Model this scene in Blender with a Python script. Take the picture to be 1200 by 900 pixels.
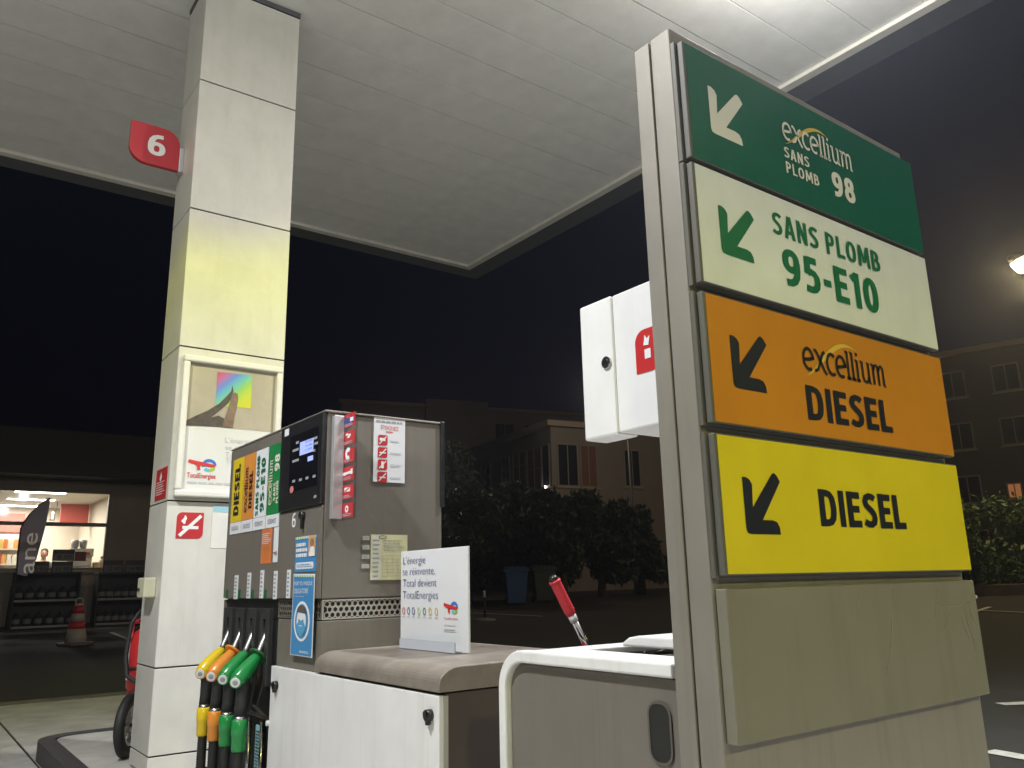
import bpy, bmesh, math, random
from mathutils import Vector, Matrix
random.seed(7)
PI = math.pi
for o in list(bpy.data.objects): bpy.data.objects.remove(o)
SC = bpy.context.scene
COL = SC.collection

# ------------------------------------------------------------------ camera
H = 1.25                                   # camera height
PAN, PITCH, ROLL, FPX = 0.928532124, 0.238110257, -0.022540047, 956.436
fwd = Vector((math.cos(PAN)*math.cos(PITCH), math.sin(PAN)*math.cos(PITCH), math.sin(PITCH)))
rt0 = fwd.cross(Vector((0, 0, 1))).normalized(); up0 = rt0.cross(fwd)
CR = math.cos(ROLL)*rt0 + math.sin(ROLL)*up0
CU = -math.sin(ROLL)*rt0 + math.cos(ROLL)*up0
camd = bpy.data.cameras.new('Camera'); cam = bpy.data.objects.new('Camera', camd); COL.objects.link(cam)
m = Matrix((CR, CU, -fwd)).transposed().to_4x4(); m.translation = (0, 0, H); cam.matrix_world = m
camd.sensor_width = 36; camd.lens = FPX/1200*36; camd.clip_start = .05; camd.clip_end = 1500
SC.camera = cam

# ------------------------------------------------------------------ night sky, moon, exposure
W = bpy.data.worlds.new('World'); SC.world = W; W.use_nodes = True
nt = W.node_tree; bg = nt.nodes['Background']
sky = nt.nodes.new('ShaderNodeTexSky'); sky.sky_type = 'NISHITA'; sky.sun_disc = False
sky.sun_elevation = math.radians(-3.0); sky.sun_rotation = math.radians(115); sky.altitude = 50; sky.air_density = 1.0; sky.dust_density = .5; sky.ozone_density = 6
nt.links.new(sky.outputs[0], bg.inputs[0]); bg.inputs[1].default_value = 0.055
SC.view_settings.view_transform = 'Standard'; SC.view_settings.look = 'None'
SC.view_settings.exposure = 0; SC.view_settings.gamma = 1
SC.cycles.use_denoising = True
SC.cycles.max_bounces = 6; SC.cycles.transparent_max_bounces = 12
SC.cycles.sample_clamp_indirect = 4
SC.cycles.use_light_tree = True

# lamps of the place (positions; bodies are built further down)
CANOPY_LAMPS = [(-1.3, 2.4), (4.45, 2.4), (-1.3, -6.0), (4.45, -6.0)]
CANOPY_W = 1200.0
STREET_W = 1100.0
HAZE = .0023

# ------------------------------------------------------------------ pixel -> place
def ray(x, y): return CR*(x-600) + CU*(450-y) + fwd*FPX
def on(x, y, axis, val):
    d = ray(x, y); c = Vector((0, 0, H)); return c + d*((val-c[axis])/d[axis])
def gz(x, y):
    r = math.hypot(x-2, y-2); return .045*max(0, min(r, 24)-10) + .01*max(0, min(r, 80)-24)
def hit(x, y):
    d = ray(x, y).normalized(); t = 0
    while t < 150:
        t += .02; p = Vector((0, 0, H)) + d*t
        if p.z < gz(p.x, p.y): return p
    return None
def at_depth(x, y, dep): return Vector((0, 0, H)) + ray(x, y)*(dep/FPX)

# ------------------------------------------------------------------ materials
MATS = {}
def mat(name, col, rough=.5, metal=0., noise=0., nscale=6., bump=0., bscale=60., spec=.5, emit=None, estr=0., trans=False, coat=0., alpha=None):
    if name in MATS: return MATS[name]
    M = bpy.data.materials.new(name); M.use_nodes = True; n = M.node_tree; L = n.links
    b = n.nodes['Principled BSDF']
    b.inputs['Base Color'].default_value = (*col, 1); b.inputs['Roughness'].default_value = rough; b.inputs['Metallic'].default_value = metal
    b.inputs['Specular IOR Level'].default_value = spec
    if coat: b.inputs['Coat Weight'].default_value = coat; b.inputs['Coat Roughness'].default_value = .15
    if emit: b.inputs['Emission Color'].default_value = (*emit, 1); b.inputs['Emission Strength'].default_value = estr
    tc = n.nodes.new('ShaderNodeTexCoord')
    if noise:
        t = n.nodes.new('ShaderNodeTexNoise'); t.inputs['Scale'].default_value = nscale; t.inputs['Detail'].default_value = 6; t.inputs['Roughness'].default_value = .65
        L.new(tc.outputs['Object'], t.inputs['Vector'])
        r = n.nodes.new('ShaderNodeValToRGB'); r.color_ramp.elements[0].position = .32; r.color_ramp.elements[1].position = .68
        r.color_ramp.elements[0].color = (*[c*(1-noise) for c in col], 1); r.color_ramp.elements[1].color = (*[min(1, c*(1+noise*.6)) for c in col], 1)
        L.new(t.outputs['Fac'], r.inputs[0]); L.new(r.outputs[0], b.inputs['Base Color'])
        mr = n.nodes.new('ShaderNodeMapRange'); mr.inputs['To Min'].default_value = max(0, rough-min(.12, noise*.9)); mr.inputs['To Max'].default_value = min(1, rough+min(.12, noise*.9))
        L.new(t.outputs['Fac'], mr.inputs['Value']); L.new(mr.outputs[0], b.inputs['Roughness'])
    if bump:
        t2 = n.nodes.new('ShaderNodeTexNoise'); t2.inputs['Scale'].default_value = bscale; t2.inputs['Detail'].default_value = 4
        L.new(tc.outputs['Object'], t2.inputs['Vector'])
        bp = n.nodes.new('ShaderNodeBump'); bp.inputs['Strength'].default_value = bump; bp.inputs['Distance'].default_value = .02
        L.new(t2.outputs['Fac'], bp.inputs['Height']); L.new(bp.outputs[0], b.inputs['Normal'])
    MATS[name] = M; return M
def glass(name, tint=(.95, .97, .97), gloss=.08):
    if name in MATS: return MATS[name]
    M = bpy.data.materials.new(name); M.use_nodes = True; n = M.node_tree; n.nodes.clear(); L = n.links
    o = n.nodes.new('ShaderNodeOutputMaterial'); mx = n.nodes.new('ShaderNodeMixShader'); t = n.nodes.new('ShaderNodeBsdfTransparent'); g = n.nodes.new('ShaderNodeBsdfGlossy')
    t.inputs[0].default_value = (*tint, 1); g.inputs['Roughness'].default_value = .03; mx.inputs[0].default_value = gloss
    L.new(t.outputs[0], mx.inputs[1]); L.new(g.outputs[0], mx.inputs[2]); L.new(mx.outputs[0], o.inputs[0]); MATS[name] = M; return M
def streaky(name, col, dirt, rough=.4, metal=0., amt=.5, zsc=.25, xsc=7., coat=0.):
    """painted sheet metal: fine noise plus vertical run marks"""
    M = mat(name, col, rough, metal, noise=.07, nscale=4, bump=.03, bscale=25, coat=coat)
    n = M.node_tree; L = n.links; b = n.nodes['Principled BSDF']
    tc = n.nodes.new('ShaderNodeTexCoord'); mp = n.nodes.new('ShaderNodeMapping'); mp.inputs['Scale'].default_value = (xsc, xsc, zsc)
    t = n.nodes.new('ShaderNodeTexNoise'); t.inputs['Scale'].default_value = 3; t.inputs['Detail'].default_value = 8; t.inputs['Roughness'].default_value = .7
    L.new(tc.outputs['Object'], mp.inputs[0]); L.new(mp.outputs[0], t.inputs['Vector'])
    r = n.nodes.new('ShaderNodeValToRGB'); r.color_ramp.elements[0].position = .5; r.color_ramp.elements[1].position = .78
    r.color_ramp.elements[0].color = (0, 0, 0, 1); r.color_ramp.elements[1].color = (amt, amt, amt, 1); L.new(t.outputs['Fac'], r.inputs[0])
    mx = n.nodes.new('ShaderNodeMix'); mx.data_type = 'RGBA'; mx.inputs[7].default_value = (*dirt, 1)
    src = b.inputs['Base Color'].links[0].from_socket; L.new(src, mx.inputs[6]); L.new(r.outputs[0], mx.inputs[0]); L.new(mx.outputs[2], b.inputs['Base Color'])
    return M

TAUPE = streaky('taupe_paint', (.180, .162, .140), (.118, .106, .092), .42, .15, .5)
TAUPE_D = mat('taupe_hood', (.22, .19, .165), .45, .1, noise=.3, nscale=7, bump=.05)
TAUPE_SHADE = mat('shaded_taupe_panel', (.075, .058, .05), .5, noise=.12, nscale=3)  # taupe of the cabinet end, with its shade put into the colour
SIGNGREY = streaky('sign_frame_paint', (.255, .235, .205), (.15, .135, .11), .5, .25, .5)
BLANKG = streaky('blank_panel_paint', (.18, .167, .128), (.12, .108, .08), .6, 0, .6, zsc=.4, xsc=4)
WHITEP = streaky('white_enamel', (.76, .75, .76), (.52, .49, .45), .35, 0, .45)
BOXW = streaky('white_box_paint', (.80, .80, .81), (.66, .64, .60), .35, 0, .3)
COLW = streaky('column_cladding', (.62, .608, .56), (.50, .47, .40), .4, 0, .5, zsc=.5, xsc=3, coat=.1)
CEIL = streaky('ceiling_plank_paint', (.82, .82, .805), (.55, .53, .49), .6, 0, .10, zsc=1, xsc=1.2)
TRIM = mat('canopy_trim', (.72, .70, .64), .45, noise=.1)
FASC = mat('fascia_grey', (.085, .087, .095), .6, noise=.1)
BLACK = mat('black_plastic', (.014, .014, .016), .38, noise=.2, nscale=15)
BLACKG = mat('black_gloss', (.008, .008, .010), .12)
RUBBER = mat('black_rubber', (.018, .018, .019), .62, noise=.3, nscale=30, bump=.05)
STEEL = mat('brushed_steel', (.62, .62, .63), .28, 1., noise=.15, nscale=20)
CHROME = mat('chrome', (.75, .75, .77), .12, 1.)
GALV = mat('pale_metal', (.55, .56, .58), .4, .6, noise=.1)
JOINT = mat('dark_joint', (.03, .028, .025), .8)
RED = mat('red_paint', (.50, .025, .028), .38, noise=.08)
REDS = mat('red_print', (.47, .025, .032), .45, noise=.03)
REDN = mat('number_sign_red', (.46, .03, .045), .42, noise=.05)
WHITE = mat('white_print', (.78, .78, .78), .5, noise=.02)
PAPER = mat('white_paper', (.70, .71, .74), .55, noise=.03)
GREENP = streaky('green_panel', (.006, .105, .062), (.012, .07, .045), .30, 0, .22, zsc=.6, xsc=3, coat=.2)
GREENL = mat('green_label', (.015, .20, .055), .35, noise=.04)
WHITEPNL = streaky('white_panel', (.72, .74, .69), (.50, .50, .44), .30, 0, .22, zsc=.6, xsc=3, coat=.2)
ORANGEP = streaky('orange_panel', (.54, .21, .018), (.38, .16, .02), .30, 0, .22, zsc=.6, xsc=3, coat=.2)
YELLOWP = streaky('yellow_panel', (.66, .53, .018), (.48, .40, .03), .30, 0, .22, zsc=.6, xsc=3, coat=.2)
ORANGEL = mat('orange_label', (.66, .26, .05), .4, noise=.03)
YELLOWL = mat('yellow_label', (.68, .50, .02), .4, noise=.03)
INKN = mat('navy_ink', (.012, .014, .022), .4)
INKG = mat('green_ink', (.004, .13, .05), .4)
CREAM = mat('cream_ink', (.68, .66, .55), .45)
GOLD = mat('gold_ink', (.62, .42, .06), .45)
BLUEI = mat('blue_ink', (.05, .06, .22), .5)
BLUEP = mat('blue_poster', (.055, .235, .50), .45, noise=.04)
GREYI = mat('grey_ink', (.30, .31, .34), .6)
GREYL = mat('light_grey_ink', (.48, .50, .54), .6)
SKIN = mat('skin', (.45, .25, .17), .5, noise=.1)
SKYB = mat('logo_blue', (.03, .16, .55), .5); LOGOG = mat('logo_green', (.30, .50, .05), .5); LOGOR = mat('logo_red', (.58, .03, .03), .5); LOGOC = mat('logo_cyan', (.10, .45, .60), .5)
CLEAR = glass('clear_acrylic', (.80, .80, .80), .10)
GLASS = glass('window_glass')

# ------------------------------------------------------------------ mesh builder
_font = {}
def text_mesh(body, bold=0., res=4):
    k = (body, round(bold, 3))
    if k in _font: return _font[k]
    c = bpy.data.curves.new('t', 'FONT'); c.body = body; c.size = 1; c.offset = bold; c.resolution_u = res; c.fill_mode = 'FRONT' if hasattr(c, 'fill_mode') else 'BOTH'
    o = bpy.data.objects.new('t', c); COL.objects.link(o)
    bpy.context.view_layer.update()
    me = bpy.data.meshes.new_from_object(o.evaluated_get(bpy.context.evaluated_depsgraph_get()))
    vs = [(v.co.x, v.co.y) for v in me.vertices]; fs = [tuple(p.vertices) for p in me.polygons]
    bpy.data.objects.remove(o); bpy.data.curves.remove(c); bpy.data.meshes.remove(me)
    _font[k] = (vs, fs); return vs, fs

def FP(face, plane, u, v, d):
    if face == 'x': return (plane-d, -u, v)        # face looking to -X, u runs to -Y
    if face == 'y': return (u, plane-d, v)         # face looking to -Y, u runs to +X
    return (u, v, plane+d)                         # lying flat, face up
class MB:
    def __init__(s): s.v = []; s.f = []; s.m = []; s.mats = []; s.sm = []
    def mi(s, M):
        if M not in s.mats: s.mats.append(M)
        return s.mats.index(M)
    def raw(s, vs, fs, M, smooth=False):
        b = len(s.v); s.v += [tuple(v) for v in vs]; k = s.mi(M)
        for f in fs: s.f.append(tuple(b+i for i in f)); s.m.append(k); s.sm.append(smooth)
        return s
    def box(s, x0, x1, y0, y1, z0, z1, M):
        x0, x1 = min(x0, x1), max(x0, x1); y0, y1 = min(y0, y1), max(y0, y1); z0, z1 = min(z0, z1), max(z0, z1)
        return s.raw([(x0,y0,z0),(x1,y0,z0),(x1,y1,z0),(x0,y1,z0),(x0,y0,z1),(x1,y0,z1),(x1,y1,z1),(x0,y1,z1)],
            [(0,3,2,1),(4,5,6,7),(0,1,5,4),(1,2,6,5),(2,3,7,6),(3,0,4,7)], M)
    def plate(s, face, plane, u0, u1, v0, v1, d0, d1, M):
        a = FP(face, plane, u0, v0, d0); b = FP(face, plane, u1, v1, d1); return s.box(a[0], b[0], a[1], b[1], a[2], b[2], M)
    def prism(s, face, plane, pts, d0, d1, M, smooth=False):
        n = len(pts); vs = [FP(face, plane, u, v, d0) for u, v in pts] + [FP(face, plane, u, v, d1) for u, v in pts]
        fs = [tuple(range(n, 2*n)), tuple(reversed(range(n)))] + [(i, (i+1) % n, n+(i+1) % n, n+i) for i in range(n)]
        return s.raw(vs, fs, M)
    def flat(s, face, plane, pts, d, M): return s.raw([FP(face, plane, u, v, d) for u, v in pts], [tuple(range(len(pts)))], M)
    def rect(s, face, plane, u0, u1, v0, v1, d, M): return s.flat(face, plane, [(u0,v0),(u1,v0),(u1,v1),(u0,v1)], d, M)
    def ribbon(s, face, plane, pts, w, d, M):
        n = len(pts); L = []; R_ = []
        for i in range(n):
            a = pts[max(0, i-1)]; b = pts[min(n-1, i+1)]; dx, dy = b[0]-a[0], b[1]-a[1]; l = math.hypot(dx, dy) or 1
            ww = w[i] if isinstance(w, (list, tuple)) else w
            nx, ny = -dy/l*ww/2, dx/l*ww/2; L.append((pts[i][0]+nx, pts[i][1]+ny)); R_.append((pts[i][0]-nx, pts[i][1]-ny))
        return s.raw([FP(face, plane, u, v, d) for u, v in L+R_], [(i, n+i, n+i+1, i+1) for i in range(n-1)], M)
    def text(s, face, plane, body, u0, v0, u1, v1, d, M, bold=0., rot=False, keep=False, cap=0.):
        """fit text into the rectangle; rot: reads bottom to top"""
        vs, fs = text_mesh(body, bold)
        xs = [a for a, b in vs]; ys = [b for a, b in vs]; x0, x1, y0, y1 = min(xs), max(xs), min(ys), max(ys)
        if keep:
            k = (v1-v0)/(y1-y0); u1 = u0+k*(x1-x0)
        if cap: y0, y1, v1 = 0., .7, v0+cap
        out = []
        for a, b in vs:
            p, q = (a-x0)/(x1-x0), (b-y0)/(y1-y0)
            u, v = (u1-(u1-u0)*q, v0+(v1-v0)*p) if rot else (u0+(u1-u0)*p, v0+(v1-v0)*q)
            out.append(FP(face, plane, u, v, d))
        return s.raw(out, fs, M)
    def dashes(s, face, plane, u0, v0, u1, v1, rows, d, M, fill=.45, seed=1, left=True):
        r = random.Random(seed); h = (v1-v0)/rows
        for k in range(rows):
            y = v1-h*(k+.5); u = u0; end = u1-(u1-u0)*r.uniform(0, .3)
            while u < end:
                w = (u1-u0)*r.uniform(.08, .22); s.rect(face, plane, u, min(u+w, end), y-h*fill/2, y+h*fill/2, d, M); u += w+(u1-u0)*.03
        return s
    def tube(s, pts, rad, M, n=12, caps=True):
        pts = [Vector(p) for p in pts]; N = len(pts); vs = []
        tprev = None; ref = None
        for i, p in enumerate(pts):
            t = (pts[min(N-1, i+1)]-pts[max(0, i-1)]).normalized()
            if ref is None: ref = t.orthogonal().normalized()
            ref = (ref - t*ref.dot(t)).normalized(); bi = t.cross(ref)
            r = rad[i] if isinstance(rad, (list, tuple)) else rad
            for k in range(n): a = 2*PI*k/n; vs.append(p+ref*(r*math.cos(a))+bi*(r*math.sin(a)))
        fs = [(i*n+k, i*n+(k+1) % n, (i+1)*n+(k+1) % n, (i+1)*n+k) for i in range(N-1) for k in range(n)]
        s.raw(vs, fs, M, True)
        if caps:
            b = len(s.v)-N*n; k = s.mi(M)
            s.f.append(tuple(b+i for i in reversed(range(n)))); s.m.append(k); s.sm.append(False)
            s.f.append(tuple(b+(N-1)*n+i for i in range(n))); s.m.append(k); s.sm.append(False)
        return s
    def mesh(s, name, bevel=0., off=(0, 0, 0)):
        me = bpy.data.meshes.new(name); me.from_pydata([(v[0]-off[0], v[1]-off[1], v[2]-off[2]) for v in s.v], [], s.f)
        for M in s.mats: me.materials.append(M)
        me.polygons.foreach_set('material_index', s.m); me.polygons.foreach_set('use_smooth', s.sm); me.update()
        if bevel:
            bm = bmesh.new(); bm.from_mesh(me); bmesh.ops.recalc_face_normals(bm, faces=bm.faces)
            ed = [e for e in bm.edges if len(e.link_faces) == 2 and e.calc_face_angle(0) > .5]
            bmesh.ops.bevel(bm, geom=ed, offset=bevel, segments=2, affect='EDGES', profile=.5, clamp_overlap=True); bm.to_mesh(me); bm.free()
        return me
    def build(s, name, parent=None, bevel=0., local=False):
        """part of parent; vertices given in the world (or, local, in the parent's own space)"""
        off = (0, 0, 0)
        if parent is not None and not local:
            r = parent
            while r.parent: r = r.parent
            off = r.location
        o = bpy.data.objects.new(name, s.mesh(name, bevel, off)); COL.objects.link(o); o.parent = parent; return o
    def single(s, name, label, cat, base, group=None, bevel=0., kind=None):
        o = bpy.data.objects.new(name, s.mesh(name, bevel, base)); COL.objects.link(o); o.location = base; tag(o, label, cat, group, kind); return o
def tag(o, label=None, cat=None, group=None, kind=None):
    if label: o['label'] = label
    if cat: o['category'] = cat
    if group: o['group'] = group
    if kind: o['kind'] = kind
def thing(name, label, cat, base=(0, 0, 0), group=None, rz=0.):
    o = bpy.data.objects.new(name, None); COL.objects.link(o); o.location = base; o.rotation_euler[2] = rz; o.empty_display_size = .1
    tag(o, label, cat, group); return o
def put(name, me, parent, loc=(0, 0, 0), rot=None):
    o = bpy.data.objects.new(name, me); COL.objects.link(o); o.parent = parent; o.location = loc
    if rot: o.rotation_euler = rot
    return o
def arc(cx, cy, r, a0, a1, n=10, ry=None):
    return [(cx+r*math.cos(a0+(a1-a0)*i/n), cy+(ry or r)*math.sin(a0+(a1-a0)*i/n)) for i in range(n+1)]
def rrect(u0, u1, v0, v1, r, corners=(1, 1, 1, 1), n=5):
    """bl, br, tr, tl rounded"""
    P = []
    for (cx, cy, ok, a, sx, sy) in ((u0, v0, corners[0], PI, 1, 1), (u1, v0, corners[1], 1.5*PI, -1, 1), (u1, v1, corners[2], 0, -1, -1), (u0, v1, corners[3], .5*PI, 1, -1)):
        P += arc(cx+sx*r, cy+sy*r, r, a, a+PI/2, n) if ok else [(cx, cy)]
    return P

def uv(face, plane, x, y):
    if face == 'x': p = on(x, y, 0, plane); return (-p.y, p.z)
    p = on(x, y, 1, plane); return (p.x, p.z)
def uvr(face, plane, lb, rtp):
    a = uv(face, plane, *lb); b = uv(face, plane, *rtp); return a[0], a[1], b[0], b[1]

# "excellium" wordmark drawn in strokes, x-height 1
def exc_strokes():
    S = []; x = 0.; t = .13
    def e(x): return [arc(x+.36, .5, .34, math.radians(0), math.radians(300), 16, .48), [(x+.03, .44), (x+.40, .50), (x+.69, .58)]]
    S += e(x); S[-2] = [(x+.70, .58)] + S[-2]; x += .80
    S += [[(x+.0, .98), (x+.12, .98), (x+.26, .80), (x+.62, .14), (x+.78, -.06)], [(x+.76, 1.0), (x+.60, .90), (x+.18, .12), (x-.06, .02)]]; x += .84
    S += [arc(x+.38, .5, .34, math.radians(50), math.radians(305), 14, .48)]; x += .70
    S += e(x); S[-2] = [(x+.70, .58)] + S[-2]; x += .80
    for k in range(2): S += [[(x-.04, 1.28), (x+.10, 1.30), (x+.10, .0)], [(x-.04, .03), (x+.24, .03)]]; x += .36
    S += [[(x-.05, .97), (x+.10, .97), (x+.10, .0)], [(x-.04, .03), (x+.24, .03)], [(x+.04, 1.28), (x+.18, 1.28)]]; x += .40
    S += [[(x-.06, .97), (x+.10, .97), (x+.10, .30), (x+.16, .08), (x+.32, .02), (x+.48, .12), (x+.56, .28)], [(x+.44, .97), (x+.58, .97), (x+.58, .0), (x+.72, .03)]]; x += .86
    S += [[(x-.06, .97), (x+.10, .97), (x+.10, .0)], [(x+.10, .70), (x+.22, .92), (x+.36, .98), (x+.48, .88), (x+.50, .70), (x+.50, .0)],
          [(x+.50, .70), (x+.62, .92), (x+.76, .98), (x+.88, .88), (x+.90, .70), (x+.90, .03), (x+1.02, .03)]]; x += 1.02
    return S, x
def exc(mb, face, plane, u0, v0, u1, v1, d, ink, gold, rot=False):
    S, Wd = exc_strokes()
    def mp(p):
        a, b = p[0]/Wd, p[1]
        return (u1-(u1-u0)*b, v0+(v1-v0)*a) if rot else (u0+(u1-u0)*a, v0+(v1-v0)*b)
    sw = []; ws = []
    for i in range(25):
        t = i/24; a = math.radians(-125+t*-205) ; sw.append((2.35+2.15*math.cos(a), .42+.98*math.sin(a)) if False else (.15+4.0*t, -.28+1.85*math.sin(t*PI*.62+.02)**1.35))
        ws.append(.02+.22*math.sin(PI*min(1, t*1.02))**1.2)
    hgt = abs((u1-u0) if rot else (v1-v0))
    mb.ribbon(face, plane, [mp(p) for p in sw], [w*hgt for w in ws], d, gold)
    for st in S: mb.ribbon(face, plane, [mp(p) for p in st], .155*hgt, d+.0012, ink)

def _el(cx, cy, rx, ry, n=22): return [(cx+rx*math.copysign(abs(math.cos(t))**.8, math.cos(t)), cy+ry*math.copysign(abs(math.sin(t))**.9, math.sin(t))) for t in [2*PI*i/n+.05 for i in range(n+1)]]
GLY = {'D': (.57, [[(.1, 0), (.1, 1)], [(.1, .9), (.26, .9), (.36, .87), (.43, .78), (.46, .64), (.47, .5), (.46, .36), (.43, .22), (.36, .13), (.26, .1), (.1, .1)]]),
 'I': (.2, [[(.1, 0), (.1, 1)]]), 'E': (.46, [[(.1, 0), (.1, 1)], [(.1, .9), (.46, .9)], [(.1, .51), (.42, .51)], [(.1, .1), (.46, .1)]]), 'L': (.45, [[(.1, 0), (.1, 1)], [(.1, .1), (.45, .1)]]),
 'S': (.50, [[(.45, .83), (.36, .89), (.25, .905), (.15, .86), (.105, .75), (.13, .64), (.22, .56), (.32, .48), (.39, .39), (.41, .28), (.37, .16), (.27, .10), (.16, .105), (.04, .17)]]),
 'A': (.54, [[(.08, 0), (.25, 1)], [(.46, 0), (.29, 1)], [(.15, .28), (.39, .28)]]), 'N': (.54, [[(.1, 0), (.1, 1)], [(.11, .97), (.43, .03)], [(.44, 0), (.44, 1)]]),
 'P': (.50, [[(.1, 0), (.1, 1)], [(.1, .9), (.24, .9), (.34, .87), (.39, .79), (.40, .69), (.38, .58), (.33, .50), (.24, .47), (.1, .47)]]), 'O': (.60, [_el(.30, .5, .20, .405)]),
 'M': (.72, [[(.09, 0), (.13, 1)], [(.14, .97), (.36, .22)], [(.36, .22), (.58, .97)], [(.59, 1), (.63, 0)]]),
 'B': (.54, [[(.1, 0), (.1, 1)], [(.1, .9), (.25, .9), (.34, .87), (.38, .79), (.38, .67), (.34, .58), (.25, .535), (.1, .535)], [(.24, .535), (.36, .50), (.42, .42), (.435, .31), (.41, .20), (.35, .13), (.25, .1), (.1, .1)]]),
 '9': (.54, [_el(.27, .68, .165, .225), [(.44, .70), (.44, .48), (.41, .30), (.34, .17), (.24, .11), (.09, .10)]]), '6': (.54, [_el(.27, .32, .165, .225), [(.10, .30), (.10, .52), (.13, .70), (.20, .83), (.30, .89), (.44, .90)]]),
 '5': (.52, [[(.14, .9), (.44, .9)], [(.15, .97), (.13, .50)], [(.13, .55), (.24, .585), (.34, .55), (.41, .46), (.425, .33), (.40, .21), (.33, .13), (.23, .10), (.06, .12)]]),
 '-': (.30, [[(.03, .42), (.27, .42)]]), '1': (.36, [[(.24, 0), (.24, 1)], [(.25, .94), (.05, .79)]]), '0': (.54, [_el(.27, .5, .17, .405)]), '8': (.54, [_el(.27, .72, .145, .185), _el(.27, .30, .17, .205)]), ' ': (.22, [])}
def sans(mb, face, plane, body, u0, v0, u1, v1, d, M, w=.2, rot=False):
    x = 0; st = []
    for ch in body:
        a, L = GLY[ch]; st += [[(x+p, q) for p, q in l] for l in L]; x += a+.085
    x -= .085; kx = (u1-u0)/x; ky = (v1-v0)
    if rot: kx = (v1-v0)/x; ky = (u1-u0)
    for i, l in enumerate(st):
        # stroke widths keep their look after the fit: offset in glyph space first
        n = len(l); Lf = []; Rt = []
        for j in range(n):
            a = l[max(0, j-1)]; b = l[min(n-1, j+1)]; dx, dy = b[0]-a[0], b[1]-a[1]
            if n > 12 and abs(l[0][0]-l[-1][0])+abs(l[0][1]-l[-1][1]) < 1e-6 and j in (0, n-1): dx, dy = l[1][0]-l[-2][0], l[1][1]-l[-2][1]
            m_ = math.hypot(dx, dy) or 1; nx, ny = -dy/m_*w/2, dx/m_*w/2; Lf.append((l[j][0]+nx, l[j][1]+ny)); Rt.append((l[j][0]-nx, l[j][1]-ny))
        mp = (lambda p: (u1-ky*p[1], v0+kx*p[0])) if rot else (lambda p: (u0+kx*p[0], v0+ky*p[1]))
        mb.raw([FP(face, plane, *mp(p), d+.00012*i) for p in Lf+Rt], [(j, n+j, n+j+1, j+1) for j in range(n-1)], M)
    return mb

def te_logo(mb, face, plane, u0, v0, w, d):
    """red T bar flowing into a ring"""
    k = w
    def q(pts): return [(u0+a*k, v0+b*k) for a, b in pts]
    ring = lambda a0, a1, n=14: q(arc(.72, .24, .20, math.radians(a0), math.radians(a1), n, .17))
    mb.ribbon(face, plane, ring(200, -2), .10*k, d, SKYB)
    mb.ribbon(face, plane, ring(225, 270, 6), .10*k, d, LOGOC)
    mb.ribbon(face, plane, ring(270, 335, 8), .10*k, d, LOGOG)
    mb.ribbon(face, plane, q([(.02, .36), (.10, .34), (.30, .30), (.55, .27), (.80, .235), (.93, .23)]), [.10*k, .12*k, .13*k, .12*k, .10*k, .08*k], d+.0012, LOGOR)
    mb.ribbon(face, plane, q([(.30, .30), (.36, .20), (.38, .06)]), [.12*k, .11*k, .10*k], d+.0018, LOGOR)

# ================================================================== STRUCTURE
ASPH = mat('asphalt', (.042, .041, .041), .85, noise=.35, nscale=1.2, bump=.5, bscale=180)
CONC = mat('concrete_slab', (.50, .49, .455), .8, noise=.28, nscale=2.2, bump=.25, bscale=90)
KERBD = mat('dark_kerb_paint', (.055, .052, .055), .55, noise=.25, nscale=6, bump=.1)
MARK = mat('road_paint', (.62, .62, .60), .7, noise=.25, nscale=9)
SOIL = mat('brown_soil', (.10, .075, .05), .9, noise=.4, nscale=3, bump=.4, bscale=40)

# ground: one sheet, level on the forecourt and rising gently around it
rings = [0, 5, 10, 12, 14, 16, 18, 20, 22, 24, 30, 40, 55, 80, 150, 240]; NS = 72
g = MB(); vs = [(2, 2, 0)]; fs = []
for r in rings[1:]:
    for k in range(NS):
        x, y = 2+r*math.cos(2*PI*k/NS), 2+r*math.sin(2*PI*k/NS); vs.append((x, y, gz(x, y)))
for k in range(NS): fs.append((0, 1+k, 1+(k+1) % NS))
for i in range(len(rings)-2):
    for k in range(NS):
        a, b = 1+i*NS+k, 1+i*NS+(k+1) % NS; fs.append((a, a+NS, b+NS, b))
g.raw(vs, fs, ASPH, True); o = g.build('ground'); o['kind'] = 'structure'

# forecourt of concrete slabs
AX = on(20, 872, 2, 0).x; AY = on(60, 824, 2, 0).y
fc = MB().box(AX-9.4, AX+4.6, AY-18.3, AY+.02, .001, .006, JOINT).build('forecourt'); fc['kind'] = 'structure'
sl = MB().box(.006, 3.088, .006, 3.033, 0, .012, CONC).mesh('slab', .004)
for i in range(-3, 1):
    for j in range(6):
        o = put('slab', sl, fc, (AX+i*3.1, AY-3.04*(j+1), .006))
sl2 = MB().box(.006, 1.49, .006, 3.033, 0, .012, CONC).mesh('slab', .004)
for j in range(6): put('slab', sl2, fc, (AX+3.1, AY-3.04*(j+1), .006))
gut = MB().box(AX-9.4, AX+4.6, AY+.03, AY+.34, .0, .022, mat('gutter_concrete', (.17, .165, .13), .85, noise=.5, nscale=3, bump=.3)).build('drain_channel'); gut['kind'] = 'structure'

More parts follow.
